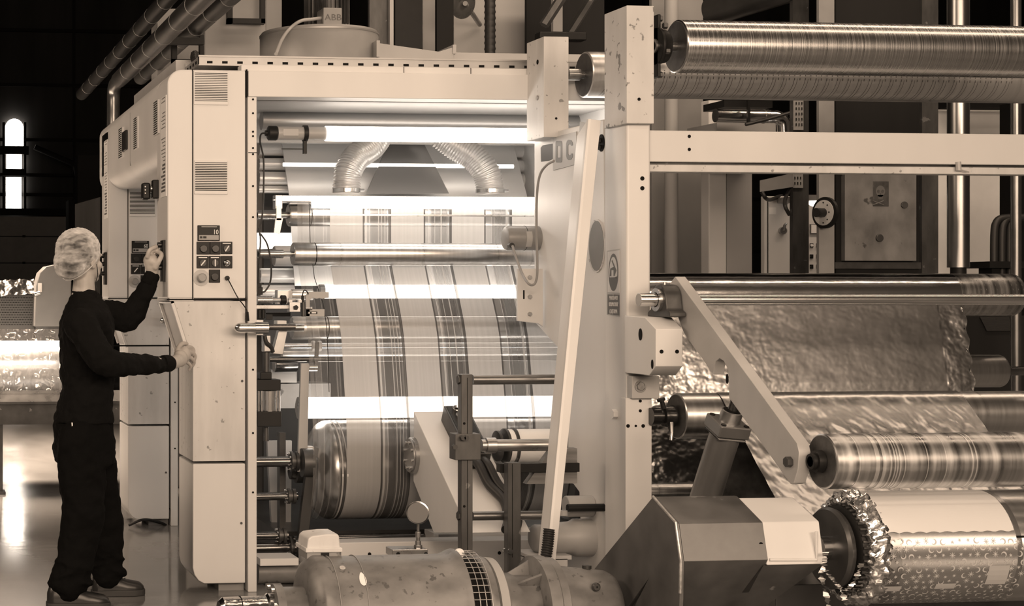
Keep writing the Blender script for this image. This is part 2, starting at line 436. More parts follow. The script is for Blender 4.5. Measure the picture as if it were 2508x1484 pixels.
    # top beam
    m = MB(); m.box(XP0+.003, X(1575,YN), Y-.012, Y+.12, nz(236), nz(172)); m.build('top_beam', 'cream', t, bevel=.004)
    m = MB(); m.box(X(592,YN), X(1560,YN), Y+.01, Y+.10, nz(172), nz(156)); c = m.build('top_cover', 'cream', t, bevel=.003)
    m = MB()
    for x in (990,1154): m.box(X(x,YN), X(x,YN)+.003, Y+.008, Y+.02, nz(172), nz(156))
    m.build('cover_seam', 'seam', c)
    return t
def mat_get(n): return MATS[n]
mat('strip_grey', .30, .5); mat('estop_plate', .42, .35); mat('estop_knob', .26, .35); mat('board_grey', .25, .45)
near_unit = make_unit(False)
far_unit = make_unit(True)
# black sensor pod on the near column's left face
t = thing('sensor_pod', 'small black pod with three white dots on the side of the nearer cabinet', 'sensor', (XA-.06, 8.25, Z(487,370,8.25)))
m = MB(); fbox(374,440,390,486,8.22,.05,m); m.build('clamp', 'black', t, bevel=.006)
m = MB(); fbox(349,447,369,488,8.24,.06,m); b = m.build('body', 'black', t, bevel=.01)
m = MB()
for y in (457,465,473): m.cyl(P(356,y,8.24), P(356,y,8.236), .0035, n=10)
m.build('dots', 'white_label', b)
m = MB(); m.cyl(P(368,462,8.26), P(376,462,8.26), .018, n=16); m.build('joint', 'bright_steel', t)
# ---------------- hood bridging the two units along the working side
Yh0, Yh1 = YN-.004, 10.72
zt, zh = nz(170), Z(392,383,8.27)
r = .075
pr = [(XC,zt)]+arc(XA+r, zt-r, r, 90, 180, 8)+arc(XA+.10, zh-.02+.10, .10, 180, 275, 8)+[(XC, zh-.02)]
t = thing('bridge_hood', 'cream rounded hood running from the nearer to the farther printing unit above the controls', 'hood', (XA, Yh0, zh))
m = MB(); m.prism(pr, 'y', YN+.33, Yh1); m.build('shell', 'cream', t, smooth=25)
for (px0,py0,px1,py1,k) in ((378,243,391,326,15),(329,284,340,362,15),(292,310,303,384,15)):
    ya, yb = YX(px1,XA), YX(px0,XA); za, zc = Z(py1,px1,ya), Z(py0,px1,ya)
    m = MB(); m.box(XA-.008, XA+.01, ya, yb, za, zc); v = m.build('side_vent', 'cream', t, bevel=.002)
    m = MB()
    for i in range(k):
        z = za+(zc-za)*(i+.35)/k; m.box(XA-.009, XA, ya+.03, yb-.03, z, z+(zc-za)/k*.5)
    m.build('side_vent_slots', 'seam', v)
ya, yb = YX(313,XA), YX(304,XA); m = MB(); m.box(XA-.014, XA, ya, yb, Z(366,310,ya), Z(318,310,ya)); m.build('indicator', 'black', t, bevel=.003)
m = MB(); ya = YX(319,XA); m.box(XA-.001, XA+.01, ya, ya+.006, zh+.05, zt-.07); m.build('hood_seam', mat_get('board_grey'), t)
# ---------------- perforated cable tray on top
t = thing('cable_tray', 'perforated metal cable tray lying along the top of the nearer printing unit', 'cable tray', (X(490,8.05), 8.05, nz(156)))
Yt = 8.05; z0, z1 = Z(158,500,Yt), Z(139,500,Yt)
m = MB(); m.box(X(486,Yt), X(1540,Yt), Yt, Yt+.004, z0, z1); m.box(X(486,Yt), X(1540,Yt), Yt+.38, Yt+.384, z0, z1+.02); m.box(X(486,Yt), X(1540,Yt), Yt, Yt+.384, z0-.004, z0)
m.box(X(486,Yt), X(486,Yt)+.004, Yt, Yt+.384, z0, z1); m.box(X(486,Yt), X(1540,Yt), Yt-.006, Yt+.01, z1, z1+.008)
m.build('channel', 'tray', t)
m = MB()
for i in range(28): x = X(507+i*37.0,Yt); m.box(x, x+.028, Yt-.0015, Yt, z0+.006, z0+.018)
for i in range(4): y = Yt+.05+i*.08; m.box(X(486,Yt)-.0015, X(486,Yt), y, y+.03, z0+.01, z0+.024)
m.build('slots', 'seam', t)
m = MB(); m.tube(spline([(X(470,8.4),8.2,z0),(X(468,8.4),8.3,z1+.02),(X(478,8.4),8.4,z1+.06),(X(492,8.4),8.5,z0+.02)]), .022, 10)
tag(m.build('conduit', 'steel'), 'short bent conduit at the left end of the perforated tray', 'conduit')
# ================================================================ inside the nearer printing unit
def roller(name, label, px0, px1, pyc, rpx, Y, mt='roller', end='roller_end', shaft=None, shaft_r=None, group=None, cat='roller', rim=0., shm='steel', split=None, n=48):
    c = P(px0, pyc, Y); k = M(px0, Y); r = rpx*k
    x1 = X(px1, Y); t = thing(name, label, cat, (c.x, Y, c.z-r), group)
    m = MB(); L = x1-c.x
    m.lathe([(0,r*.96),(.004,r),(L-.004,r),(L,r*.96)], (c.x,Y,c.z), XV, n); m.build('barrel', mt, t)
    m = MB(); m.cyl((c.x-.002,Y,c.z), (c.x+.004,Y,c.z), r*.93, n=n); m.build('end_cap', end, t)
    if split:
        for sp in (split if isinstance(split,(list,tuple)) else [split]):
            m = MB(); m.lathe([(0,r*1.004),(.005,r*1.004)], (X(sp,Y),Y,c.z), XV, n); m.build('groove', 'seam', t)
    if shaft:
        sr = (shaft_r or 8)*k; xs = X(shaft, Y)
        m = MB(); m.cyl((xs,Y,c.z), (c.x+.01,Y,c.z), sr, n=20); m.build('shaft', shm, t)
        m = MB(); m.cyl((xs,Y,c.z), (xs+(c.x-xs)*.72,Y,c.z), sr*1.5, n=20); m.build('sleeve', shm, t)
    return t
XR = 1500                                            # interior rollers run on to the right-hand frame, out of sight
def XRp(Y): return (X(1545,YN)/X(1500,Y))*1740-240   # pixel of the right frame at depth Y (approx.)
def xr(Y):
    lo, hi = 1000., 1700.
    for _ in range(30):
        mid = (lo+hi)/2
        if X(mid, Y) < X(1546,YN): lo = mid
        else: hi = mid
    return lo
roller('idler_roller', 'upper web roller under the flat lamp cover, its plain end held on a thick shaft', 706, xr(8.62), 527, 27, 8.62, 'roller', 'steel', 630, 8, 'web rollers of the nearer printing unit', split=(757,))
roller('idler_roller', 'middle web roller, the one just left of the small grey motor', 717, xr(8.5), 622, 28, 8.50, 'roller', 'steel', 632, 7, 'web rollers of the nearer printing unit', split=(768,))
roller('idler_roller', 'lower web roller beside the chrome handle, with film passing in front', 715, xr(8.43), 803, 28, 8.43, 'roller_white', 'steel', 690, 7, 'web rollers of the nearer printing unit', split=(798,))
# hood pipe, lamp tube and lower lamps
Yc = 8.62; p = P(640,295,Yc); m = MB(); m.cyl(p, (X(xr(Yc),Yc)-.0,Yc,p.z), 24*M(640,Yc), n=40)
tag(m.build('cover_tube', mat('half_gloss', .30, .36, metal=.6)), 'long dull grey tube across the top opening above the work lamp', 'tube')
t = thing('work_lamp', 'bright tubular work lamp with black end cap and clamp in the top opening', 'lamp', (X(655,8.2),8.2,Z(345,655,8.2)), 'lamp tubes')
Yl = 8.2; c = P(655,326,Yl); k = M(700,Yl)
m = MB(); m.lathe([(0,14*k),(.006,18*k),(.045,18*k),(.045,17*k)], c, XV, 28); m.cyl(c-XV*.012, c, 7*k, n=14); m.build('end_cap', 'black', t)
m = MB(); a = P(679,326,Yl); b = P(797,328,Yl); m.cyl(a, (b.x,Yl,a.z), 16.5*k, n=28); m.build('casing', mat('casing', .36, .42), t)
m = MB(); a2 = P(688,326,Yl); m.box(X(690,Yl), X(727,Yl), Yl-17*k, Yl-15*k, a.z-.016, a.z+.018); m.build('rating_label', mat('rating', .42, .5), t)
m = MB(); m.cyl((b.x,Yl,a.z), (X(1480,Yl),Yl,a.z), 18.5*k, n=28); m.build('glass_tube', 'lamp_glass', t)
m = MB(); x = X(742,Yl); m.ring((x,Yl,a.z), XV, 16.5*k, 20*k, .022); m.box(x+.001,x+.018,Yl-.012,Yl+.012,a.z-.105,a.z-18*k); m.box(X(690,Yl),x+.018,Yl-.004,Yl+.004,a.z-.083,a.z-.078); cl = m.build('clamp', 'black', t)
m = MB(); pts = [P(655,326,Yl), P(640,328,8.18), P(637,345,8.15), P(640,362,8.1), P(645,385,8.05),P(646,420,8.02),P(645,480,8.02),P(642,530,8.02),P(634,570,8.02)]
m.tube(spline(pts), .0045, 8); m.build('lamp_cable', 'rubber', t)
def lamp_bar(label, px0, pyc, rpx, Y, mt='lamp_glass', px1=None, end=None):
    c = P(px0, pyc, Y); k = M(px0, Y); t = thing('lamp_tube', label, 'lamp', (c.x,Y,c.z-rpx*k), 'lamp tubes')
    x1 = X(px1 or xr(Y), Y)
    m = MB(); m.cyl((c.x+.03,Y,c.z), (x1,Y,c.z), rpx*k, n=28); m.build('glass_tube', mt, t)
    m = MB(); m.lathe([(0,rpx*k*.6),(.008,rpx*k*1.04),(.035,rpx*k*1.04)], c, XV, 28); m.build('end_cap', end or 'steel', t)
    return t
# flat lamp cover bar
t = thing('lamp_housing', 'long flat lamp box glowing white above the upper web roller', 'lamp', (X(676,8.5),8.5,Z(512,676,8.5)), 'lamp tubes')
m = MB(); Yb = 8.50; x0, x1 = X(688,Yb), X(xr(Yb),Yb); m.box(x0, x1, Yb, Yb+.14, Z(494,700,Yb), Z(478,700,Yb)); m.build('housing', 'bright_steel', t, bevel=.003)
m = MB(); m.box(X(765,Yb), x1, Yb-.004, Yb+.02, Z(509,700,Yb), Z(480,700,Yb)); m.build('glass_strip', 'lamp_glass', t)
m = MB(); m.box(X(672,Yb), X(690,Yb), Yb-.02, Yb+.04, Z(512,680,Yb), Z(478,680,Yb)); m.cyl(P(668,490,Yb-.01), P(676,490,Yb-.01), .01, n=6); m.build('end_bracket', 'steel', t, bevel=.003)
m = MB(); m.prism([(X(672,Yb),Z(535,672,Yb)),(X(690,Yb),Z(535,672,Yb)),(X(682,Yb),Z(573,672,Yb)),(X(668,Yb),Z(570,672,Yb))], 'y', Yb-.03, Yb-.015); m.box(X(674,Yb),X(686,Yb),Yb-.03,Yb-.01,Z(540,672,Yb),Z(505,672,Yb)); m.build('end_lever', 'steel', t)
lamp_bar('bright lamp tube glowing through the film just below the middle web roller', 778, 714, 17, 8.74)
lamp_bar('large bright lamp tube behind the film just above the striped drum', 726, 999, 26, 8.62)
# rear reflecting sheet (dryer panel) and the stacked rollers beside it
Yr = 9.15
m = MB(); A = [P(690,345,9.35), P(708,476,Yr), P(716,600,9.1), P(722,700,9.1)]; B = [P(1255,345,9.35), P(1290,476,Yr), P(1310,600,9.1), P(1330,700,9.1)]
m.strip(A, B, (0,.01,0)); tag(m.build('dryer_panel', 'sheet_metal'), 'shiny metal panel behind the two ribbed hoses', 'panel')
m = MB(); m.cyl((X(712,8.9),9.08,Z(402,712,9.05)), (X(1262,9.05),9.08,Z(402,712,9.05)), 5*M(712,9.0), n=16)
tag(m.build('glow_line', 'lamp_glass_soft'), 'thin glowing line across the shiny panel behind the hoses', 'lamp', 'lamp tubes')  # bright line across the sheet, drawn as a glowing bar
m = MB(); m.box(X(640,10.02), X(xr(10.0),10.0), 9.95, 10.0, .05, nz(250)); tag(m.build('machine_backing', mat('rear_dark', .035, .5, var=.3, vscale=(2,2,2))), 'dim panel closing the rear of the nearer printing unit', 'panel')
m = MB(); m.box(XP1, X(1545,YN), 8.1, 10.0, nz(236)+.0, nz(231)); tag(m.build('roof_panel', 'cream_grey'), 'grey underside panel beneath the top beam', 'panel')
m = MB(); m.box(XP1, X(1545,YN), 8.95, 9.0, nz(300), nz(236)); tag(m.build('upper_back_panel', 'cream_grey'), 'grey plain panel behind the hoses just under the top beam', 'panel')
for i, (yy, rr, x1, lb) in enumerate(((362,19,697,'topmost'),(402,15,704,'second from the top'),(437,17,706,'third from the top'),(464,9,708,'lowest'))):
    t = roller('rear_roller', '%s of the short bright rollers seen behind the work lamp cable' % lb, 634, 1300, yy, rr, 9.42-.01*i, 'satin', 'steel', group='rear rollers of the nearer printing unit')
for i, (yy, rr, lb) in enumerate(((675,18,'bright smooth rear roller beside the two hanging black cables'),(713,16,'smooth rear roller just above the register camera'))):
    roller('rear_roller', lb, 636, 721-i*2, yy, rr, 9.2, 'satin', 'steel', group='rear rollers of the nearer printing unit')
t = thing('glow_panel', 'square bright panel beside the frame between the upper and middle web rollers', 'lamp', (X(632,9.3),9.3,Z(612,632,9.3)), 'lamp tubes')  # plain bright panel, its whiteness given by an emissive material
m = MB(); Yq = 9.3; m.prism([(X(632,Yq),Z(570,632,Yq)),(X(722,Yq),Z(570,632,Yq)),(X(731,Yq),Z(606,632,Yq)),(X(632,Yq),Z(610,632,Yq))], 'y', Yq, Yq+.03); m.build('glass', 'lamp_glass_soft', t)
roller('rear_roller', 'pale rear roller half hidden by the middle web roller', 671, 900, 627, 25, 8.95, 'satin', 'steel', group='rear rollers of the nearer printing unit')
roller('rear_roller', 'dark mirror roller low behind the slanted support plate', 672, 726, 893, 19, 8.9, 'oily_steel', 'steel', group='rear rollers of the nearer printing unit')
m = MB(); fbox(664,905,727,937,8.95,.2,m); tag(m.build('tray_panel', 'half_gloss'), 'plain grey tray under the dark mirror roller', 'panel')
m = MB(); fbox(665,940,810,1000,9.0,.3,m); tag(m.build('casting', 'grey_paint'), 'rough grey casting behind the slanted support plate', 'casting')
# ribbed hoses
def hose(pts, r, label, rings, cat='hose', mt='hose_metal', group=None, clampz=None):
    c = spline([P(*p) for p in pts], 24); L = [0]
    for i in range(1, len(c)): L.append(L[-1]+(c[i]-c[i-1]).length)
    n = rings*6; path = []; rr = []; j = 0
    for i in range(n+1):
        s = L[-1]*i/n
        while j < len(L)-2 and L[j+1] < s: j += 1
        f = (s-L[j])/max(1e-9, L[j+1]-L[j]); path.append(c[j].lerp(c[j+1], f)); rr.append(r*(1+.045*math.cos(2*math.pi*i/6)))
    m = MB(); m.tube(path, rr, 28)
    return path, m
YH = 8.9; rh = 33*M(850,YH)
for k_, (pts, lb, bx) in enumerate((([(848,474,8.9),(849,450,8.9),(853,420,8.9),(873,385,8.93),(912,355,8.97),(936,310,9.0),(940,232,9.0)], 'left ribbed metal hose curving down to the flat lamp box', 848),
                        ([(1200,475,8.9),(1198,450,8.9),(1188,418,8.9),(1158,384,8.93),(1106,352,8.97),(1060,310,9.0),(1036,232,9.0)], 'right ribbed metal hose curving down to the flat lamp box', 1200))):
    path, m = hose(pts, rh, lb, 46)
    t = thing('ribbed_hose', lb, 'hose', path[0], 'ribbed hoses'); m.build('hose', 'hose_metal', t, smooth=60)
    m = MB(); m.lathe([(0,rh*1.08),(.02,rh*1.08)], path[0]+ZV*.006, ZV, 32); m.tube([path[0]+Vector((rh*.9,-.03,.018)), path[0]+Vector((rh*1.25,-.03,.018))], .009, 8); m.build('hose_clamp', 'bright_steel', t)
t = thing('hose_funnel', 'grey tapered metal funnel standing between the ribbed hoses', 'funnel', (X(980,9.1),9.1,Z(476,980,9.1)))
m = MB(); A = [P(955,345,9.12), P(898,474,9.02)]; B = [P(1035,345,9.12), P(1100,474,9.02)]
m.strip(A, B, (0,.02,0)); m.build('plate', mat('funnel', .34, .3, metal=.9), t)
m = MB(); A = [P(915,236,9.05), P(925,330,9.05)]; B = [P(1000,236,9.05), P(1005,330,9.05)]; m.strip(A, B, (0,.02,0)); m.build('upper_plate', 'cream_grey', t)
# ---------------- the film web
def web_mat():
    m = bpy.data.materials.new('film_web'); m.use_nodes = True; nt = m.node_tree; b = nt.nodes['Principled BSDF']; out = nt.nodes['Material Output']
    tc = nd(nt,'ShaderNodeTexCoord'); sp = nd(nt,'ShaderNodeSeparateXYZ'); nt.links.new(tc.outputs['Object'], sp.inputs[0])
    per = P(950,560,8.62).x-P(801,560,8.62).x; x0 = P(801,560,8.62).x-WEBX
    def math_(op, a, b_=None, c_=None):
        n = nd(nt,'ShaderNodeMath',operation=op)
        for i, v in enumerate((a,b_,c_)):
            if v is None: continue
            if isinstance(v,(int,float)): n.inputs[i].default_value = v
            else: nt.links.new(v, n.inputs[i])
        return n.outputs[0]
    s = math_('SUBTRACT', sp.outputs['X'], x0); s = math_('DIVIDE', s, per); fr = math_('FLOORED_MODULO', s, 1.) if False else math_('FRACT', math_('ADD', s, 10.))
    opaque = math_('LESS_THAN', fr, .535)
    inside = math_('GREATER_THAN', s, 0.)
    opaque = math_('MULTIPLY', opaque, inside)
    edge = math_('GREATER_THAN', fr, .955)
    edge2 = math_('MULTIPLY', math_('GREATER_THAN', fr, .535), math_('LESS_THAN', fr, .56))
    band = math_('MULTIPLY', math_('GREATER_THAN', fr, .66), math_('LESS_THAN', fr, .93))
    def nz_(sc, det=4.):
        mp = nd(nt,'ShaderNodeMapping'); mp.inputs['Scale'].default_value = (sc,.02,.02); nt.links.new(tc.outputs['Object'], mp.inputs['Vector'])
        n = nd(nt,'ShaderNodeTexNoise'); n.inputs['Scale'].default_value = 1; n.inputs['Detail'].default_value = det; nt.links.new(mp.outputs[0], n.inputs['Vector']); return n.outputs['Fac']
    n1 = nz_(60.,8.); n2 = nz_(16.)
    streak = math_('GREATER_THAN', n1, .56)
    # opacity between the strips
    a = math_('ADD', .42, math_('MULTIPLY', n2, .25)); a = math_('ADD', a, math_('MULTIPLY', streak, .18)); a = math_('ADD', a, math_('MULTIPLY', band, .12))
    a = math_('ADD', a, math_('MULTIPLY', math_('ADD', edge, edge2), .35))
    dark = math_('SUBTRACT', .30, math_('MULTIPLY', band, .16)); dark = math_('ADD', dark, math_('MULTIPLY', streak, .30))
    dark = math_('MULTIPLY', dark, math_('SUBTRACT', 1., math_('MULTIPLY', math_('ADD', edge, edge2), .75)))
    light = math_('ADD', .40, math_('MULTIPLY', n1, .16))
    def mixf(f, a_, b_):
        n = nd(nt,'ShaderNodeMix'); nt.links.new(f, n.inputs['Factor'])
        for k, v in (('A',a_),('B',b_)):
            if isinstance(v,(int,float)): n.inputs[k].default_value = v
            else: nt.links.new(v, n.inputs[k])
        return n.outputs['Result']
    al = mixf(opaque, a, .86); al = mixf(inside, .35, al)
    base = mixf(opaque, dark, light)
    cc = nd(nt,'ShaderNodeCombineColor')
    for k in range(3): nt.links.new(base, cc.inputs[k])
    b.inputs['Roughness'].default_value = .28; nt.links.new(cc.outputs[0], b.inputs['Base Color'])
    tr = nd(nt,'ShaderNodeBsdfTranslucent'); nt.links.new(cc.outputs[0], tr.inputs[0])
    mx = nd(nt,'ShaderNodeMixShader'); mx.inputs[0].default_value = .27; nt.links.new(b.outputs[0], mx.inputs[1]); nt.links.new(tr.outputs[0], mx.inputs[2])
    tp = nd(nt,'ShaderNodeBsdfTransparent'); m2 = nd(nt,'ShaderNodeMixShader'); nt.links.new(al, m2.inputs[0]); nt.links.new(tp.outputs[0], m2.inputs[1]); nt.links.new(mx.outputs[0], m2.inputs[2])
    nt.links.new(m2.outputs[0], out.inputs[0]); MATS['film_web'] = m
WEBX = X(722,8.62)
web_mat()
prof = [(8.561,Z(498,800,8.56)),(8.561,Z(640,800,8.56)),(8.545,Z(652,800,8.55)),(8.368,Z(788,830,8.37)),(8.33,Z(830,840,8.33)),(8.235,Z(1030,852,8.235)),(8.225,Z(1090,852,8.22))]
zc, rd = Z(1150,765,8.49), 120*M(800,8.49)
pts = [(y,z) for y, z in prof]
for a in range(-8, -100, -8): pts.append((8.49-(rd+.003)*math.cos(R(a)), zc+(rd+.003)*math.sin(R(a))))
xw0, xw1 = X(722,8.62), X(1546,YN)-.03
# slits: x runs left to right in columns so that the film can be cut cleanly
m = MB(); m.strip([Vector((xw0,y,z)) for y, z in pts], [Vector((xw1,y,z)) for y, z in pts])
o = m.build('film_web', 'film_web', origin=(WEBX,8.4,zc)); tag(o, 'wide striped plastic film running down over the rollers onto the drum', 'film')
# ---------------- big drum
t = thing('impression_drum', 'large polished drum with dished end at the bottom of the film, wrapped by striped film', 'drum', (X(765,8.49),8.49,zc-rd))
m = MB(); x0 = X(768,8.49)
m.lathe([(0,rd*.30),(.012,rd*.62),(.03,rd*.80),(.06,rd*.94),(.085,rd*.99),(.10,rd)], (x0-.03,8.49,zc), XV, 64); m.build('dished_end', mat('dish', .62, .27, metal=1., var=.1, vscale=(3,8,8)), t)
m = MB(); m.lathe([(0,rd),(X(1500,8.49)-x0-.07,rd)], (x0+.07,8.49,zc), XV, 64)
drum_m = mat('drum_bands', .18, .22, metal=.6, var=.8, vscale=(26,.05,.05), detail=8); m.build('barrel', 'drum_bands', t)
m = MB()
for px, w in ((806,4),(818,3),(1000,6)): m.lathe([(0,rd+.0015),(w*.002,rd+.0015)], (X(px,8.49),8.49,zc), XV, 64)
m.build('edge_rings', 'cream', t)
m = MB(); m.cyl((x0-.03-.07,8.49,zc), (x0,8.49,zc), .07, n=28); m.cyl((x0-.10-.03,8.49,zc), (x0-.06,8.49,zc), .05, n=28); m.build('hub', 'dark_steel', t, bevel=.003)
# belt running down from the drum hub
t = thing('drive_belt', 'black drive belt slanting down to the left of the drum', 'belt', (X(735,8.3),8.3,Z(1385,735,8.3)))
m = MB(); m.prism([(X(752,8.3),Z(1130,752,8.3)),(X(776,8.3),Z(1125,752,8.3)),(X(764,8.3),Z(1240,752,8.3)),(X(745,8.3),Z(1380,752,8.3)),(X(722,8.3),Z(1385,752,8.3)),(X(738,8.3),Z(1240,752,8.3))], 'y', 8.29, 8.33); m.build('belt', 'rubber', t, bevel=.003)
m = MB(); p = P(748,1133,8.3); m.cyl(p+XV*-.02, p+XV*.035, .075, n=28); m.build('upper_pulley', 'dark_steel', t)
m = MB(); p = P(728,1345,8.3); m.cyl(p+XV*-.02, p+XV*.03, .07, n=28); m.build('lower_pulley', 'oily_steel', t)
# ---------------- horizontal shafts with couplings at the lower left
for i, (yy, x1, r, fl, lb) in enumerate(((1131,735,13,1,'topmost dark shaft with flanged coupling left of the drum'),(1216,728,10,1,'second dark shaft with a bolted round coupling, left of the belt'),(1312,705,10,1,'third dark shaft from the top left of the belt'),(1343,732,15,1,'thick lowest shaft ending at the belt pulley'))):
    Ys = 8.36; a = P(622,yy,Ys); k = M(650,Ys); t = thing('drive_shaft', lb, 'shaft', (a.x,Ys,a.z-r*k), 'drive shafts')
    m = MB(); m.cyl(a, (X(x1,Ys),Ys,a.z), r*k, n=24); m.build('rod', 'oily_steel', t)
    m = MB(); xf = X(x1-26,Ys); m.lathe([(0,r*k*1.3),(.004,r*k*1.9),(.016,r*k*1.9),(.018,r*k*1.5),(.028,r*k*1.5),(.03,r*k*1.9),(.045,r*k*1.9)], (xf,Ys,a.z), XV, 24); c = m.build('coupling', 'dark_steel', t)
    m = MB()
    for q in range(8):
        g = q*math.pi/4+.2; hexbolt(m, (xf-.0,Ys+math.cos(g)*r*k*1.55,a.z+math.sin(g)*r*k*1.55), (-1,0,0), .006, .008)
    m.build('bolts', 'bright_steel', c)
# web of struts behind the shafts
m = MB(); fbox(685,1060,700,1330,8.55,.06,m); tag(m.build('strut', 'dark_steel'), 'dark upright strut crossing behind the shafts', 'strut')
m = MB(); m.prism([(X(655,8.8),Z(1080,655,8.8)),(X(715,8.8),Z(1080,655,8.8)),(X(712,8.8),Z(1330,655,8.8)),(X(668,8.8),Z(1330,655,8.8))], 'y', 8.8, 8.84); tag(m.build('guard_plate', 'cream_grey'), 'grey guard plate behind the shafts and strut', 'panel')
# slanted support plate left of the drum
m = MB(); m.prism([(X(737,8.34),Z(890,737,8.34)),(X(757,8.34),Z(890,737,8.34)),(X(752,8.34),Z(1155,737,8.34)),(X(728,8.34),Z(1155,737,8.34))], 'y', 8.335, 8.36)
tag(m.build('support_plate', 'cream_grey', bevel=.002), 'narrow pale upright plate left of the drum', 'plate')
m = MB(); p = P(746,1125,8.36); fbox(733,1094,770,1120,8.36,.05,m); m.cyl(P(740,1092,8.35),P(740,1080,8.35),.012,n=12); tag(m.build('bearing_block', 'cream_dirty', bevel=.004), 'worn pale bearing block beside the drum hub', 'block')
# pneumatic cylinder
t = thing('air_cylinder', 'upright silver air cylinder with square black end blocks beside the frame', 'cylinder', (X(657,8.15),8.15,Z(1046,657,8.15)))
m = MB(); fbox(629,930,688,957,8.10,.12,m); m.box(X(640,8.1),X(668,8.1),8.12,8.2,Z(930,640,8.1),Z(912,640,8.1)); m.build('top_block', 'black', t, bevel=.004)
m = MB(); fbox(630,1008,690,1045,8.10,.12,m); m.build('bottom_block', 'black', t, bevel=.004)
m = MB(); a = P(659,957,8.16); b = P(659,1008,8.16); m.cyl(b, a, 20*M(659,8.15), n=28); m.build('barrel', 'bright_steel', t)
for px in (634,641,677,684):
    m = MB(); m.cyl(P(px,1008,8.12), P(px,957,8.12), .006, n=10); m.build('tie_rod', 'steel', t)
m = MB(); m.cyl(P(652,912,8.16), P(652,860,8.16), .018, n=16); m.build('rod', 'dark_steel', t); m = MB(); m.cyl(P(652,1046,8.16), P(652,1080,8.16), .014, n=16); m.build('lower_rod', 'dark_steel', t)
m = MB(); m.box(X(643,8.16),X(661,8.16),8.13,8.19,Z(862,650,8.16),Z(820,650,8.16)); m.build('fork', 'steel', t, bevel=.006)
# rods and small linkages above the drum
for lb, yy, r, x0, mt, Yq in (('thin bright rod just under the lower web roller',847,7,690,'bright_steel',8.56),('pale roller low behind the film, above the dark rod',862,15,690,'roller_white',8.72),('dark thin rod crossing above the drum lamp',880,7,660,'oily_steel',8.50)):
    a = P(x0,yy,Yq); m = MB(); m.cyl(a, (X(xr(Yq),Yq),Yq,a.z), r*M(x0,Yq), n=20); tag(m.build('cross_bar', mt), lb, 'rod', 'cross rods')
t = thing('swing_bracket', 'small bracket hanging from two white collars on the bright rod', 'bracket', (X(772,8.5),8.5,Z(912,772,8.5)))
for px in (768,784):
    m = MB(); a = P(px-5,847,8.56); m.cyl(a, a+XV*.017, .028, n=24); m.build('collar', 'white_label', t, bevel=.003)
m = MB(); m.prism([(X(774,8.5),Z(838,774,8.5)),(X(781,8.5),Z(838,774,8.5)),(X(777,8.5),Z(908,774,8.5)),(X(770,8.5),Z(908,774,8.5))], 'y', 8.49, 8.52); m.build('arm', 'dark_steel', t)
m = MB(); a = P(756,900,8.5); m.cyl(a, a+XV*.045, .02, n=20); m.build('stub_roller', 'bright_steel', t)
# nip-roller linkage by the frame
t = thing('roller_linkage', 'steel blocks and lever carrying the lower web roller at the frame', 'linkage', (X(650,8.3),8.3,Z(870,650,8.3)))
m = MB(); fbox(627,783,646,822,8.02,.10,m); m.build('end_block', 'steel', t, bevel=.004)
m = MB(); a = P(646,801,8.1); m.cyl(a, (X(700,8.3),8.1,a.z), .016, n=16); m.build('pin', 'oily_steel', t)
m = MB(); fbox(679,785,702,806,8.12,.08,m); m.build('clamp_block', 'cream', t, bevel=.003)
m = MB(); m.prism([(X(680,8.18),Z(806,680,8.18)),(X(702,8.18),Z(806,680,8.18)),(X(690,8.18),Z(868,680,8.18)),(X(664,8.18),Z(866,680,8.18))], 'y', 8.15, 8.20); m.build('lever', 'steel', t, bevel=.003)
m = MB(); m.tube(spline([P(648,822,8.12),P(652,838,8.12),P(664,850,8.13),P(668,862,8.14)]), .011, 10); m.build('bellows', 'rubber', t)
m = MB(); a = P(702,802,8.16); m.cyl(a, (X(716,8.4),8.16,a.z), .02, n=16); m.build('spindle', 'steel', t)
# register camera assembly
t = thing('register_sensor', 'register camera with small lever bracket reaching over the film edge', 'sensor', (X(700,8.2),8.2,Z(775,700,8.2)))
m = MB(); fbox(618,747,712,757,8.12,.03,m); m.build('rail', 'steel', t, bevel=.003)
m = MB(); fbox(709,740,736,764,8.10,.05,m); b = m.build('slide_block', 'steel', t, bevel=.002)
m = MB(); a = P(724,753,8.10); m.cyl(a, a-YV*.012, .013, n=5); m.build('star_knob', 'black', b)
m = MB(); fbox(708,734,716,741,8.11,.03,m); fbox(731,734,739,741,8.11,.03,m); m.build('lugs', 'white_label', b)
m = MB(); 
Yk = 8.15; pp = [(749,775),(749,724),(757,714),(806,715),(806,729),(797,730),(790,732),(783,730),(776,732),(766,729),(759,735),(759,775)]
m.prism([(X(a,Yk),Z(b,a,Yk)) for a, b in pp], 'y', Yk, Yk+.012); fbox(749,757,795,775,Yk,.01,m); br = m.build('handle_bracket', 'cream_grey', t, bevel=.0015)
m = MB(); fbox(753,763,777,769,Yk,.002,m,.002); m.build('name_plate', 'black', br)
m = MB(); p = P(757,766.2,Yk-.002); m.cyl(p, p-YV*.001, .004, n=14); fbox(763,764.5,774,767.5,Yk,.001,m,.003); m.build('name_plate_print', 'white_label', br)
m = MB(); m.tube(spline([P(741,745,8.12),P(741,722,8.12),P(745,711,8.12),P(751,713,8.12),P(755,720,8.13)]), .003, 8); m.cyl(P(741,745,8.12),P(741,724,8.12),.007,n=10); m.build('lead', 'black', t)
m = MB(); m.cyl(P(743,775,8.12), P(743,740,8.12), .012, n=14); m.build('probe', 'dark_steel', t)
m = MB(); m.cyl(P(735,755,8.13), P(762,755,8.13), .004, n=10); m.cyl(P(760,755,8.13), P(764,755,8.13), .008, n=12); m.build('adjuster', 'steel', t)
t = thing('edge_motor', 'small steel motor and black ring on the frame beside the register camera', 'motor', (X(630,8.15),8.15,Z(745,630,8.15)))
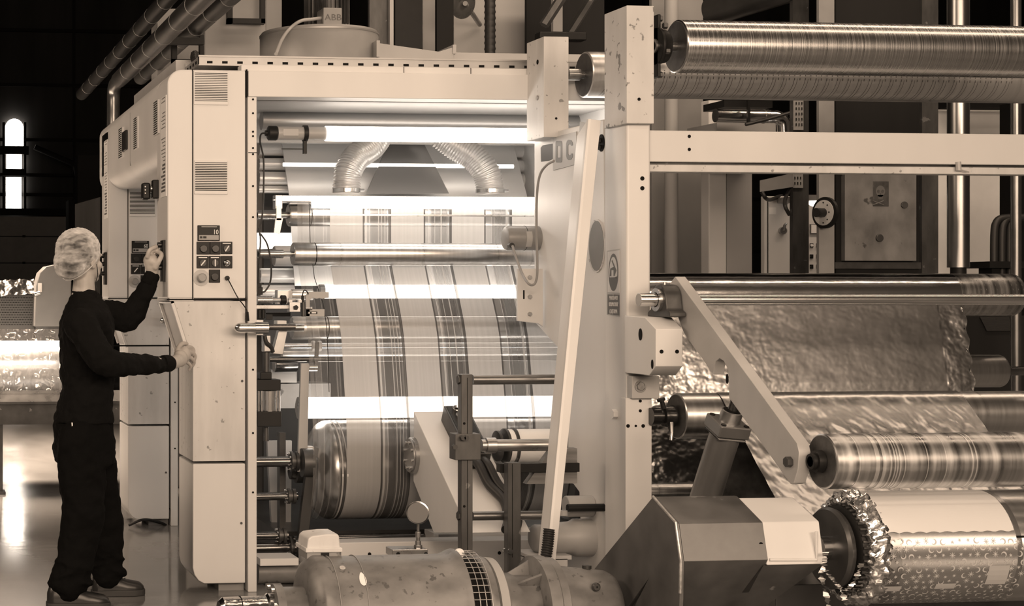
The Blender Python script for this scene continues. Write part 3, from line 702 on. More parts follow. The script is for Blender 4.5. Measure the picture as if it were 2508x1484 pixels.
m = MB(); a = P(629,735,8.2); m.cyl(a, (X(667,8.2),8.2,a.z), 10*M(650,8.2), n=24); m.cyl((X(667,8.2),8.2,a.z),(X(688,8.2),8.2,a.z),6*M(650,8.2),n=20); m.build('body', 'steel', t, bevel=.002)
m = MB(); m.cyl((X(687,8.2),8.2,a.z),(X(700,8.2),8.2,a.z),12*M(650,8.2),n=28); m.build('ring', 'black', t, bevel=.003)
m = MB(); m.cyl((X(700,8.25),8.2,a.z),(X(718,8.25),8.2,a.z),5*M(650,8.2),n=20); m.build('tip', 'steel', t)
m = MB(); fbox(679,710,716,745,8.5,.06,m); tag(m.build('mirror_block', 'bright_steel', bevel=.004), 'shiny square block behind the small steel motor', 'block')
roller('rear_roller', 'bright stub roller behind the register camera', 714, 765, 722, 14, 8.48, 'roller_white', 'steel', group='rear rollers of the nearer printing unit')
m = MB(); fbox(648,765,712,775,8.3,.1,m); m.cyl(P(636,758,8.14),P(636,780,8.14),.012,n=12); m.cyl(P(645,758,8.14),P(645,780,8.14),.012,n=12); fbox(652,770,668,783,8.2,.04,m)
tag(m.build('valve_block', 'black', bevel=.002), 'dark valve block under the camera rail', 'valve block')
# cables hanging by the frame
for lb, pts in (('left of the two thin black cables hanging beside the frame',[(634,560,8.1),(638,590,8.05),(634,640,8.05),(632,690,8.1),(630,720,8.1)]),('right of the two thin black cables hanging beside the frame',[(638,572,8.1),(655,600,8.08),(664,650,8.08),(662,690,8.1),(650,712,8.1),(641,716,8.1)])):
    m = MB(); m.tube(spline([P(*p) for p in pts]), .0045, 8); tag(m.build('cable', 'rubber'), lb, 'cable', 'cables by the frame')
m = MB(); fbox(631,694,641,704,8.1,.03,m); fbox(629,703,644,722,8.1,.03,m); tag(m.build('cable_gland', 'black', bevel=.003), 'small black plug at the foot of the two hanging cables', 'plug')
m = MB(); m.tube([P(757,497,8.5),P(760,600,8.5),P(770,680,8.46),P(792,745,8.3),P(800,800,8.2),P(803,860,8.2),P(806,960,8.2)], .0018, 6)
tag(m.build('hanging_cord', 'black'), 'thin dark cord hanging down along the left edge of the film', 'cord')
# dark floor pan and base beams
m = MB(); m.box(X(636,8.9), X(1500,8.9), 8.45, 9.9, .0, Z(1300,800,8.45)); m.build; pan = m.build('sump_pan', mat('pan', .05, .3, metal=.5, var=.4, vscale=(3,9,3))); tag(pan, 'dark oily pan beneath the drum', 'pan')
m = MB(); a = P(760,1318,8.3); m.cyl(a, (X(1400,8.3),8.3,a.z), .02, n=16); tag(m.build('cross_bar', 'oily_steel'), 'low dark rod in front of the oily pan', 'rod', 'cross rods')
t = thing('base_beam', 'long cream base beam with round holes behind the drive motor', 'beam', (X(836,8.0),8.0,0))
m = MB(); m.box(X(745,8.02), X(1555,8.02), 8.0, 8.14, 0, Z(1329,836,8.0)); m.build('beam', 'cream', t, bevel=.004)
m = MB()
for px, py in ((905,1357),(1223,1354)): disc(px,py,8.0,4.5,.002,14) if False else m.cyl(P(px,py,8.0), P(px,py,8.0)-YV*.002, .009, n=14)
m.build('holes', 'seam', t)
t = thing('channel_beam', 'short cream channel lying above the long base beam', 'beam', (X(1062,8.15),8.15,Z(1329,1062,8.15)))
m = MB(); m.box(X(1062,8.15), X(1500,8.15), 8.145, 8.3, .02, Z(1305,1062,8.15)); m.build('channel', 'cream', t, bevel=.003)
m = MB(); fbox(1074,1309,1132,1328,8.145,.003,m,.002); s = m.build('recess', 'grey_paint', t)
m = MB(); m.cyl(P(1098,1320,8.142), P(1098,1320,8.132), .011, n=6); m.build('bolt', 'dark_steel', t)
# ================================================================ the rewinder frame on the right
XL = X(1535,6.9)                                     # left face of the front upright
XPL = XL+.03                                         # left face of the rear plate
def onL(px, py, x=None):                             # point of the plane X = x seen at a pixel -> (Y, Z)
    x = XL if x is None else x
    y = YX(px, x); return (y, Z(py, px, y))
XR1 = X(1594,6.9)
t = thing('rewinder_frame', 'tall cream steel side frame marked DC, standing between the press and the foil rolls', 'machine frame', (XL,6.9,0))
m = MB(); y1 = YX(1480,XL); m.box(XL, XR1, 6.9, y1, 0, Z(292,1535,6.9)); m.build('front_upright', 'cream', t, bevel=.012, segs=3)
pl = [onL(1478,292,XPL),onL(1308,335,XPL),onL(1308,788,XPL),onL(1392,880,XPL),onL(1390,1180,XPL),onL(1404,1186,XPL),onL(1418,1205,XPL),onL(1420,1262,XPL)]
zz = Z(1310,1390,7.3)
pl += [(onL(1420,1262,XPL)[0],zz+.03),(onL(1390,1310,XPL)[0],zz),(onL(1390,1310,XPL)[0],0),(y1,0)]
m = MB(); m.prism(pl, 'x', XPL, XPL+.10); m.build('side_plate', 'cream', t, bevel=.006)
m = MB(); yb = YX(1452,XPL) 
m.add([(XL+.002,y1,0),(XPL+.001,y1,0),(XPL+.001,yb,0),(XL+.002,y1,2.3),(XPL+.001,y1,2.3),(XPL+.001,yb,2.3)], [(0,1,2)]); pass
def cap(pxl, pxf, pxr, py0, py1, Y, d):
    m = MB(); m.box(X(pxf,Y), X(pxr,Y), Y, Y+d, Z(py1,pxf,Y), Z(py0,pxf,Y)); return m
xcB, xcA = X(1535,6.86), X(1332,7.73)
capB = cap(0,1535,1602,13,302,6.86,YX(1480,xcB)-6.86).build('post_cap', 'cream_worn', t, bevel=.003)
capA = cap(0,1332,1393,89,336,7.73,YX(1290,xcA)-7.73).build('post_cap', 'cream_dirty', t, bevel=.003)
for py, nm, mm, th_ in ((152,'cap_hole','seam',.002),(240,'cap_screw','steel',.006)):
    m = MB(); y_, z_ = onL(1317,py,xcA); m.cyl((xcA-th_,y_,z_),(xcA,y_,z_),.012,n=16); m.build(nm, mm, capA)
m = MB()
for px,py,Y_,r in ((1565,243,6.86,4),(1362,290,7.73,3)): p = P(px,py,Y_); m.cyl(p-YV*.002, p, r*M(px,Y_), n=12)
m.build('small_holes', 'seam', capB)
m = MB()
for py in (437,461): p = P(1573,py,6.9); m.cyl(p-YV*.002, p, .0095, n=16)
m.build('bolt_holes', 'seam', t)
# slot, name plate, round hole, oval hole, warning sign: all on the left faces
def lprism(pts, x, th, name, mt, par, bev=0.):
    m = MB(); m.prism([onL(a,b,x) for a, b in pts], 'x', x-th, x+.001); return m.build(name, mt, par, bevel=bev)
lprism([(1325,362),(1330,356),(1357,351),(1357,388),(1344,394),(1326,396)], XPL, .002, 'slot', mat_get('hole_grey') if 'hole_grey' in MATS else mat('hole_grey',.045,.6), t)
np_ = lprism([(1357,337),(1414,322),(1414,402),(1357,417)], XPL, .006, 'name_plate', mat('plate_pale', .40, .42), t)
def lblock(px0,py0,px1,py1,x,th,m):
    (ya,za),(yb,zb) = onL(px0,py0,x), onL(px1,py1,x); m.box(x-th, x, min(ya,yb), max(ya,yb), min(za,zb), max(za,zb)); return m
def ring_pts(x, cx, cy, hw, hh, r, n=5):             # rounded rectangle outline on plane x in pixels
    pts = []
    for sx, sy, a0 in ((1,-1,-90),(1,1,0),(-1,1,90),(-1,-1,180)):
        for i in range(n+1):
            a = R(a0+90*i/n); pts.append((cx+sx*(hw-r[0])+r[0]*math.cos(a), cy+sy*(hh-r[1])+r[1]*math.sin(a)))
    return pts
def frame_l(outer, inner, x, th, m):
    n = len(outer); k = len(m.v); O = [onL(a,b,x) for a,b in outer]; I = [onL(a,b,x) for a,b in inner]
    vs = [(x-th,)+p for p in O]+[(x-th,)+p for p in I]+[(x,)+p for p in O]+[(x,)+p for p in I]
    fs = []
    for i in range(n-(0)):
        j = (i+1)%n
        fs += [(i,j,n+j,n+i),(2*n+i,i,i if False else n*0+i,2*n+j) if False else (2*n+i,2*n+j,j,i),(3*n+i,3*n+j,n+j,n+i)]
    return m.add(vs, fs)
m = MB(); xf = XPL-.006
frame_l(ring_pts(xf,1369,371.5,8,26.5,(3,6)), ring_pts(xf,1369.3,372,4,14,(1,2)), xf, .0012, m)
m.build('letter_d', 'label_grey', np_)
m = MB()
sk = lambda px: -(px-1369)*.26
def cpt(px,py): return (px, py+sk(px)-0)
outer = [(1403,356),(1403,350),(1399,343),(1393,342),(1389,345),(1387,352),(1387,382),(1389,389),(1393,392),(1399,391),(1403,384),(1403,376),(1399,376),(1398,379),(1393,380),(1391.5,377),(1391.5,357),(1393,354),(1398,354),(1399,357)]
m.prism([onL(a,b,xf) for a,b in outer], 'x', xf-.0012, xf); m.build('letter_c', 'label_grey', np_)
def disc_l(px, py, x, hw_y, hh, th, m, n=32):        # ellipse on a left face: half width in metres along Y, half height
    y, z = onL(px,py,x); m.prism([(y+hw_y*math.cos(2*math.pi*i/n), z+hh*math.sin(2*math.pi*i/n)) for i in range(n)], 'x', x-th, x+.001); return m
m = MB(); disc_l(1463,602,XPL,.093,.124,.006,m,40); hr = m.build('round_hole_rim', 'cream_dirty', t)
m = MB(); disc_l(1464,602,XPL,.080,.116,.0075,m,40); m.build('round_hole', mat('hole_mid', .16, .5, var=.1), hr)
m = MB(); disc_l(1474,350,XPL,.030,.040,.004,m); oh = m.build('oval_hole', 'seam', t)
m = MB(); y, z = onL(1471,345,XPL); m.cyl((XPL-.02,y,z),(XPL,y,z),.012,n=6); m.cyl((XPL-.02,y,z-.03),(XPL,y,z-.03),.012,n=6); m.build('bolt', 'dark_steel', oh)
t2 = None
sg = lprism([(1487,614),(1519,609),(1519,776),(1487,771)], XL, .002, 'warning_sign', 'cream_grey', t)
xs = XL-.002
m = MB(); m.prism([onL(a,b,xs) for a,b in ((1488.5,617),(1517.5,612.5),(1517.5,717),(1488.5,715))], 'x', xs-.0008, xs); f1 = m.build('pictogram_field', 'cream', sg)
yc, zc_ = onL(1503,667,xs); kz = M(1503,yc)
m = MB(); n = 32; ys = .050
m.prism([(yc+ys*math.cos(2*math.pi*i/n), zc_+46*kz*math.sin(2*math.pi*i/n)) for i in range(n)], 'x', xs-.0016, xs); m.build('pictogram_disc', mat('sign_grey', .11, .5), sg)
m = MB(); m.prism([(yc+ys*.80*math.cos(R(a)), zc_+38*kz*math.sin(R(a))) for a in range(-25,206,11)], 'x', xs-.0022, xs); m.build('pictogram_opening', 'cream', sg)
m = MB()                                             # bent figure in front of a machine
fig = [(-.030,-.20),(-.016,-.20),(-.016,.12),(.004,.12),(.004,-.20),(.012,-.20),(.030,.10),(-.008,.66),(-.014,.60),(.006,.30),(-.026,.20)]
m.prism([(yc-a*1.15, zc_+b*.085*1.0) for a,b in [(q[0]*1.0,q[1]) for q in fig]], 'x', xs-.0028, xs); m.build('pictogram_figure', 'sign_grey', sg)
m = MB(); m.prism([(yc+.036,zc_-.03),(yc-.036,zc_-.03),(yc-.036,zc_-.022),(yc+.036,zc_-.022)], 'x', xs-.003, xs); m.build('pictogram_base', 'sign_grey', sg)
m = MB(); m.prism([onL(a,b,xs) for a,b in ((1488.5,721),(1517.5,722),(1517.5,773),(1488.5,769))], 'x', xs-.0008, xs); m.build('text_field', 'sign_grey', sg)
for py, s in ((730,'MAKİNAYI'),(746,'KORUYUCUSUZ'),(763,'ÇALIŞTIRMA')):
    y, z = onL(1503,py,xs); text(s, .026, (xs-.0012,y,z), LEFT, 'cream', sg, 'sign_lettering', sx=.085*1.25/(len(s)*.0175)*.9)
# bolt heads and blocks on the upright
m = MB(); y, z = onL(1509,1014,XL); m.cyl((XL-.02,y,z),(XL,y,z),.022,n=6); m.build('hex_bolt', 'cream', t)
m = MB(); fbox(1537,920,1604,975,6.9,.02,m,.045); b = m.build('lug', 'cream_grey', t, bevel=.003)
m = MB(); p = P(1568,946,6.855); m.ring(p, (0,-1,0), 0.020, .026, .006, 24); m.cyl(p, p-YV*.010, .018, n=6); m.build('lug_bolt', 'steel', b)
m = MB(); fbox(1527,974,1591,1400,6.9,.03,m,.022); b = m.build('lower_pad', 'cream', t, bevel=.003)
m = MB()
for px,py,r in ((1568,982,3.8),(1568,1006,3.8),(1538,1043,4.5),(1557,1043,3),(1575,1043,4.5)): p = P(px,py,6.878); m.cyl(p-YV*.002, p, r*.0018, n=14)
m.build('pad_holes', 'seam', b)
# long cross beam to the right-hand frame, with a square pipe under it
tb = thing('cross_beam', 'long cream cross beam running right from the frame marked DC', 'beam', (XR1,6.98,Z(420,1600,6.98)))
Yq = 6.98; m = MB(); m.box(XR1-.002, X(2700,Yq), Yq, Yq+.11, Z(396,1600,Yq), Z(319,1600,Yq)); bm_ = m.build('beam', 'cream', tb, bevel=.004)
m = MB(); m.box(XR1-.002, X(2700,Yq), Yq+.012, Yq+.09, Z(420,1600,Yq), Z(402,1600,Yq)); m.build('under_pipe', 'cream_dirty', tb, bevel=.004)
m = MB(); m.box(XR1-.002, X(2700,Yq), Yq+.03, Yq+.08, Z(402,1600,Yq), Z(396,1600,Yq)); m.build('spacer', 'dark_steel', tb)
m = MB()
for py in (334,366): p = P(1688,py,Yq); m.cyl(p-YV*.002, p, .0075, n=14)
m.build('bolt_holes', 'seam', bm_)
m = MB(); p = P(2345,402,Yq); m.tube([p+Vector((0,-.005,.01)),p+Vector((.002,-.006,-.03))], .012, 8); m.tube([p+Vector((-.005,-.008,-.022)),p+Vector((.05,-.008,-.036))], .003, 6); m.build('cable_tie', 'cream_grey', tb)
# nose block carrying the pivot shaft
YB = 6.60; xb0, xb1 = X(1606,YB), X(1672,YB)
z = lambda py: Z(py,1606,YB)
pf = [(6.9,z(775)),(YB+.10,z(778)),(YB,z(806)),(YB,z(897)),(YB+.06,z(921)),(6.9,z(921))]
m = MB(); m.prism(pf, 'x', xb0, xb1); nb = m.build('nose_block', 'cream', t, bevel=.003)
m = MB()
for px in (1620,1658): p = P(px,861,YB); m.cyl(p-YV*.002, p, .0085, n=14)
m.build('block_holes', 'seam', nb)
m = MB(); disc_l(1569,819,xb0,.017,.026,.002,m,20); disc_l(1598,892,xb0,.010,.02,.002,m,20); m.build('oval_slots', 'seam', nb)
# ---- pivot shaft, pillow bearing and swing arm
YS = 6.72; xa0 = X(1654,YS)
s = MB(); a = P(1564,734,YS); s.cyl(a, (X(2680,YS),YS,a.z), 14*M(1700,YS), n=28); s.cyl(a+XV*.0, a+XV*.075, 16.5*M(1564,YS), n=28)
s.mi = 1; s.cyl(a-XV*.001, a+XV*.002, 16*M(1564,YS), n=28)
tag(s.build('pivot_shaft', ['bright_steel','cream_grey'], bevel=.002), 'long polished shaft passing through the swing arm in front of the foil roll', 'shaft')
t = thing('pillow_bearing', 'cast steel pillow bearing holding the polished shaft on the nose block', 'bearing', (X(1625,YS),YS,z(778)))
zc = a.z; x0 = X(1606,YS); w = .085
pr = [(YS+.066*math.cos(R(g)), zc+.066*math.sin(R(g))) for g in range(0,181,15)]+[(YS-.075,zc-.04),(YS-.105,zc-.055),(YS-.105,z(777)),(YS+.105,z(777)),(YS+.105,zc-.055),(YS+.075,zc-.04)]
m = MB(); m.prism(pr, 'x', x0+.012, x0+w); m.build('housing', 'dark_steel', t, bevel=.005)
m = MB(); m.ring((x0-.002,YS,zc), XV, .032, .05, .02, 32); m.build('inner_ring', 'steel', t)
m = MB(); m.cyl((x0+w-.01,YS,zc),(x0+w+.04,YS,zc),.036,n=28); m.build('collar', 'dark_steel', t)
m = MB(); m.cyl((x0+.04,YS+.0,zc+.064),(x0+.04,YS,zc+.075),.008,n=8); m.build('grease_nipple', 'bright_steel', t)
ap = [(1653,677),(1952,1085),(1957,1108),(1954,1150),(1944,1183),(1936,1186),(1785,974),(1785,925),(1782,905),(1773,885),(1762,878),(1753,885),(1749,900),(1747,918),(1718,876),(1690,838),(1674,815),(1638,716),(1640,696)]
m = MB(); m.prism([onL(a_,b_,xa0) for a_, b_ in ap], 'x', xa0, xa0+.047)
t = thing('swing_arm', 'thick pale steel swing arm slanting down from the polished shaft to the striped roller', 'arm', (xa0, onL(1952,1085,xa0)[0], onL(1944,1183,xa0)[1]))
m.build('arm_plate', mat('arm_paint', .42, .4, var=.10, vscale=(4,4,4), metal=.15), t, bevel=.003)
m = MB(); y, z_ = onL(1937,1131,xa0); m.cyl((xa0-.022,y,z_),(xa0,y,z_),.020,n=6); m.build('hex_bolt', 'dark_steel', t, bevel=.001)
m = MB(); disc_l(1654,733,xa0,.034,.040,.001,m); m.build('shaft_hole', 'seam', t)
m = MB(); disc_l(1781,928,xa0,.010,.02,.001,m); m.build('pin_hole', 'seam', t)
# ---- rollers
roller('guide_roller', 'topmost large scored steel roller, bolted to the nearer post cap', 1655, 2690, 114, 64.5, 6.96, 'roller_worn', 'roller_end', 1600, 12, 'large guide rollers of the rewinder', n=72)
t = thing('flange_bearing', 'black bolted flange bearing on the nearer post cap beside the topmost roller', 'bearing', (X(1604,6.96),6.96,Z(190,1604,6.96)))
a = P(1604,114,6.96); m = MB(); m.lathe([(0,.086),(.012,.086),(.02,.078),(.05,.072),(.056,.05)], a, XV, 28); m.box(a.x,a.x+.014,6.93,6.99,a.z-.14,a.z+.14); m.build('housing', 'black', t, bevel=.004)
for dz, dyy in ((.125,0),(.085,-.05),(-.125,0),(-.03,-.07)):
    m = MB(); hexbolt(m, a+Vector((.014,dyy,dz)), XV, .014, .018); m.build('bolt', 'dark_steel', t)
t = roller('guide_roller', 'pale roller with rows of small dark slits, behind and below the topmost roller', 1430, 2690, 183, 56, 7.83, 'roller_white', 'roller_end', 1390, 10, 'large guide rollers of the rewinder', n=72)
m = MB(); c = P(1430,183,7.83); rr = 56*M(1430,7.83)+.0006; k = 0
for i in range(38):                                  # slits wound round the barrel in slanting rows
    x = X(1468,7.83)+i*.0565
    for s0, dx0 in ((-14,.0),(-4,0),(4,0)):
        for j in range(2):
            xx = x+j*.028; g0, g1 = R(s0), R(s0+(6 if s0 < 0 else 3))
            for q in range(2):
                ga, gb = g0+(g1-g0)*q/2, g0+(g1-g0)*(q+1)/2
                m.add([(xx,7.83-rr*math.cos(ga),c.z+rr*math.sin(ga)),(xx+.0045,7.83-rr*math.cos(ga),c.z+rr*math.sin(ga)),(xx+.0045,7.83-rr*math.cos(gb),c.z+rr*math.sin(gb)),(xx,7.83-rr*math.cos(gb),c.z+rr*math.sin(gb))], [(0,1,2,3)])
    for j in range(2):                               # long thin spiral scratch
        xx = x+j*.016
        A = []; B = []
        for q in range(9):
            g = R(-10-q*7.5); o = xx-.022*(q/8)**1.5
            A.append((o,7.83-rr*math.cos(g),c.z+rr*math.sin(g))); B.append((o+.0022,7.83-rr*math.cos(g),c.z+rr*math.sin(g)))
        m.strip(A,B)
m.build('slits', 'label_grey', t, recalc=False)
# foil roll, lower bare roller, turn roller
YF = 7.60; a = P(1400,722,YF); rf = 53*M(2000,YF)
t = thing('foil_roll', 'long roll of silver foil at mid height with its bare spiral-scored end on the right', 'foil roll', (a.x,YF,a.z-rf))
m = MB(); m.lathe([(0,rf),(X(2322,YF)-a.x,rf)], a, XV, 64); m.build('foil_wrap', mat('foil', .62, .16, metal=1., var=.08, vscale=(2,6,6), bump=.10, bscale=(5,16,16)), t)
m = MB(); x1 = X(2482,YF); m.lathe([(0,rf*.985),(x1-X(2318,YF)-.012,rf*.985),(x1-X(2318,YF),rf*.92)], (X(2318,YF),YF,a.z), XV, 64); m.build('bare_end', 'roller_marked', t)
m = MB(); m.cyl((x1-.01,YF,a.z),(x1+.5,YF,a.z),.03,n=20); m.build('journal', 'steel', t)
m = MB(); A = []; B = []
for i in range(40): 
    xx = X(2330,YF)+i*.0078
for w_ in range(11):
    xx = X(2335,YF)+w_*.028; A = []; B = []
    for q in range(13):
        g = R(80-q*13); o = xx+.03*math.sin((q/12)*1.6); A.append((o,YF-(rf*.988)*math.cos(g),a.z+rf*.988*math.sin(g))); B.append((o+.002,YF-(rf*.988)*math.cos(g),a.z+rf*.988*math.sin(g)))
    m.strip(A,B)
m.build('spiral_scores', 'label_grey', t, recalc=False)
YG = 7.52; a2 = P(1420,914,YG); rg = 40*M(2350,YG)
t = thing('idler_roller', 'bare roller end sticking out behind the hanging foil on the right', 'roller', (a2.x,YG,a2.z-rg), 'rewinder idler rollers')
m = MB(); m.lathe([(0,rg),(X(2450,YG)-a2.x-.01,rg),(X(2450,YG)-a2.x,rg*.95)], a2, XV, 48); m.build('barrel', 'roller', t)
m = MB(); m.cyl((X(2448,YG),YG,a2.z),(X(2700,YG),YG,a2.z),.022,n=20); m.build('shaft', 'oily_steel', t)
# crinkled foil: a real displaced sheet
def crinkle(rows, cols, fn, amp, seed, scale, hf=0.):
    rnd = random.Random(seed); from mathutils import noise as N
    m = MB(); vs = []
    for i in range(rows+1):
        for j in range(cols+1):
            p, n = fn(i/rows, j/cols)
            a_ = amp(i/rows, j/cols); q = Vector((p.x*scale[0]+seed, p.y*scale[1], p.z*scale[2]))
            d = N.noise(q)+.5*N.noise(q*2.3)+.35*N.noise(q*5.1)+hf*N.noise(q*11)
            vs.append(p+n*a_*d)
    fs = [(i*(cols+1)+j,i*(cols+1)+j+1,(i+1)*(cols+1)+j+1,(i+1)*(cols+1)+j) for i in range(rows) for j in range(cols)]
    m.add(vs, fs); return m
yfr = YF-rf-.004
fx0, fx1 = X(1400,YF), X(2322,YF)
def foilA(u, v):
    zt, zb = a.z+.0, Z(1205,1600,7.40)
    z_ = zt+(zb-zt)*u; y_ = yfr+(7.40-yfr)*min(1,u/.45) if u < .45 else 7.40-(u-.45)*.125
    e = .006*math.sin(u*60)*(v > .995)
    return Vector((fx0+(fx1-fx0)*v+e, y_, z_)), Vector((0,-1,0))
def ampA(u, v):
    left = (max(0, 1-v*2.3)*(u**1.0)+.35*max(0,1-abs(v-.42)*9)*u*u)*.017
    return .0007+left*.8+(.002 if v > .93 else 0)
m = crinkle(170, 420, foilA, ampA, 3, (8,9,12), .22)
o = m.build('hanging_foil', mat('foil_sheet', .43, .27, metal=1., var=.12, vscale=(1.2,1.2,1.2), bump=.035, bscale=(10,14,24)), smooth=180, recalc=False)
tag(o, 'wide wrinkled silver foil hanging below the foil roll behind the polished shaft', 'foil')
# line of dimples pressed into the foil
roller('guide_roller', 'short bright roller stub low behind the slanted air cylinder', 1480, 1840, 1206, 22, 7.30, 'roller', 'roller_end', n=40, group='large guide rollers of the rewinder')
YT = 6.86; t = roller('guide_roller', 'steel roller with black chuck, the film sheet running over it behind the swing arm', 1656, 2690, 1019, 56, YT, 'roller', 'roller_end', None, 8, 'large guide rollers of the rewinder', n=64)
c = P(1656,1019,YT); k = M(1656,YT)
t = thing('roller_chuck', 'black chuck with clamping levers between frame and the arm-side roller', 'chuck', (X(1592,YT),YT,c.z-.05))
m = MB(); m.lathe([(0,21*k),(22*k,21*k),(24*k,16*k),(30*k,16*k),(32*k,24*k),(40*k,27*k),(58*k,27*k)], (X(1593,YT),YT,c.z), XV, 32); m.build('body', 'black_gloss', t)
m = MB(); m.cyl(P(1626,1000,YT-.03),P(1620,980,YT-.03),.010,n=12); m.cyl(P(1620,982,YT-.03),P(1618,976,YT-.03),.018,n=14); m.build('clamp_screw', 'black', t)
m = MB(); m.tube([P(1645,1035,YT-.05),P(1646,1060,YT-.07),P(1644,1078,YT-.07)], [.009,.007,.009], 10); m.build('lever', 'steel', t)
# film sheet from the turn roller forward and down to the winding roll
rt = 56*k
xs0 = X(1750,YT); xs1 = X(2680,6.0)
YW, pyW = 5.86, 1340; cW = P(2150,pyW,YW); rW = 136*M(2150,YW)
def sheetC(u, v):
    if u < .15:
        g = R(90+ (u/.15)*10-10); return Vector((xs0+(xs1-xs0)*v, YT-(rt+.003)*math.sin(R(u/.15*40)), c.z+(rt+.003)*math.cos(R(u/.15*40)))), Vector((0,-.6,.8))
    s_ = (u-.15)/.85; A_ = Vector((0,YT-(rt+.003)*math.sin(R(40)),c.z+(rt+.003)*math.cos(R(40)))); B_ = Vector((0,6.24,Z(1290,1930,6.24)))
    q = A_.lerp(B_, s_); return Vector((xs0+(xs1-xs0)*v, q.y, q.z)), Vector((0,-.6,.8))
m = crinkle(70, 200, sheetC, lambda u, v: 0.0008+.003*min(1,max(0,u-.1)*4), 11, (14,10,10))
tag(m.build('film_sheet', 'foil_sheet', smooth=180, recalc=False), 'creased metallic film sheet running forward from its roller towards the printed roll', 'film')
# dark printed sheet behind
m = MB(); A = [P(1760,1015,6.97), P(1705,1255,6.93)]; B = [P(2150,1015,6.97), P(2150,1255,6.93)]; m.strip(A, B, (0,.004,0))
tag(m.build('dark_sheet', mat('dark_film', .085, .42, var=.6, vscale=(14,14,14))), 'dark film sheet faintly printed, hanging in the gap beside the slanted air cylinder', 'film')
# ---- slanted air cylinder pushing the swing arm
t = thing('air_cylinder', 'slanted grey air cylinder with square bolted head below the swing arm', 'cylinder', P(1728,1260,6.62))
A, B = P(1777,1060,6.42), P(1714,1262,6.56); d = (A-B).normalized()
m = MB(); m.cyl(B-d*.05, A, .061, n=36); m.build('tube', mat('cyl_paint', .22, .32, metal=.6, var=.15, vscale=(4,4,4)), t)
side = Vector((1,0,0)); side = (side-d*side.dot(d)).normalized(); fw = d.cross(side)
def oblock(c_, h0, h1, hw, m): 
    return m.hexa([c_+d*h0+side*sx*hw+fw*sy*hw for sx,sy in ((-1,-1),(1,-1),(1,1),(-1,1))]+[c_+d*h1+side*sx*hw+fw*sy*hw for sx,sy in ((-1,-1),(1,-1),(1,1),(-1,1))])
m = MB(); oblock(A, -.012, .0, .062, m); oblock(A, .003, .055, .067, m); hd = m.build('head', 'cyl_paint', t, bevel=.012, segs=3)
m = MB()
for sx in (-1,1):
    for sy in (-1,1): p = A+side*sx*.05+fw*sy*.05+d*.055; m.cyl(p, p+d*.004, .011, n=14)
m.build('screws', 'black', hd)
m = MB(); m.lathe([(0,.045),(.05,.042),(.052,.036),(.02,.034)], A+d*.05, d, 28, False); m.build('gland', 'steel', hd)
m = MB(); m.cyl(A+d*.05, A+d*.17, .021, n=20); m.build('piston_rod', 'oily_steel', t)
# ---- striped roller on the arm
YE = onL(1968,1140,xa0)[0]
t = roller('nip_roller', 'large dirty striped roller on the end of the swing arm, above the printed roll', 2013, 2690, 1130, 67.5, YE, mat('roller_striped_x','',0) if False else 'roller_marked', 'roller_end', 1984, 13, n=72, shm='black')
ce = P(2013,1130,YE); ke = M(2013,YE)
m = MB(); m.lathe([(-.03,26*ke),(-.005,28*ke),(0,24*ke)], ce, XV, 32); m.build('end_hub', 'black', t)
m = MB(); re = 67.5*ke
for px, w in ((2035,3),(2075,10),(2092,8),(2110,4),(2120,3),(2126,3),(2133,3),(2145,2),(2200,2),(2245,2),(2308,3),(2318,3)):
    xx = X(px,YE)+.05; m.lathe([(0,re+.0008),(w*.0015,re+.0008)], (xx,YE,ce.z), XV, 72)
m.build('dirt_bands', 'roller_white', t)
# ================================================================ printed winding roll, bottom right
t = thing('printed_roll', 'big winding roll of film printed with suns, stars and moons at the bottom right', 'film roll', (cW.x,YW,cW.z-rW))
x0 = X(2130,YW); x1 = X(2700,YW)
m = MB(); m.lathe([(0,rW*.97),(.012,rW),(x1-x0,rW)], (x0,YW,cW.z), XV, 96); m.build('film_layers', mat('printed_film', .34, .24, metal=.75, var=.12, vscale=(3,3,3)), t)
m = MB(); m.lathe([(0,rW*.80),(.0,rW*.93),(.02,rW*.985),(.045,rW*.98),(.055,rW)], (X(2094,YW),YW,cW.z), XV, 96); m.build('core_shoulder', mat('shoulder', .30, .3, metal=.8, var=.2, vscale=(5,5,5)), t)
def cyl_patch(m, pts, r):                            # outline given as (x metres, arc metres up from the front line)
    m.add([(x, YW-r*math.cos(s/rW), cW.z+r*math.sin(s/rW)) for x, s in pts], [tuple(range(len(pts)))])
def py2s(py): return rW*math.asin(max(-1,min(1,(pyW-py)*M(2150,YW)/rW)))
def pxx(px): return X(px, YW-rW*.9)
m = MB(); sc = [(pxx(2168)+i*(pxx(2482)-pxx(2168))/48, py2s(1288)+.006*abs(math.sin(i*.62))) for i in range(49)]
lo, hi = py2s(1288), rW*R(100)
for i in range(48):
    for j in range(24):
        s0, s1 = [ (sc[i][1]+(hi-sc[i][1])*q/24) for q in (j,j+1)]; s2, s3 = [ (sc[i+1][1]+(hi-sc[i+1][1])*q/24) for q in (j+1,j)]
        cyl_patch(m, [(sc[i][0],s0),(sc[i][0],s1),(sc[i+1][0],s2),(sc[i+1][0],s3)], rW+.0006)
m.build('bright_patch', mat('patch_pale', .74, .45), t, recalc=False)  # paler patch over the upper roll with a scalloped lower edge
rnd = random.Random(5); m = MB(); used = []
def star(cx, cs, r1, r2, n, rot): return [(cx+(r1 if i%2==0 else r2)*math.cos(rot+math.pi*i/n), cs+(r1 if i%2==0 else r2)*math.sin(rot+math.pi*i/n)) for i in range(2*n)]
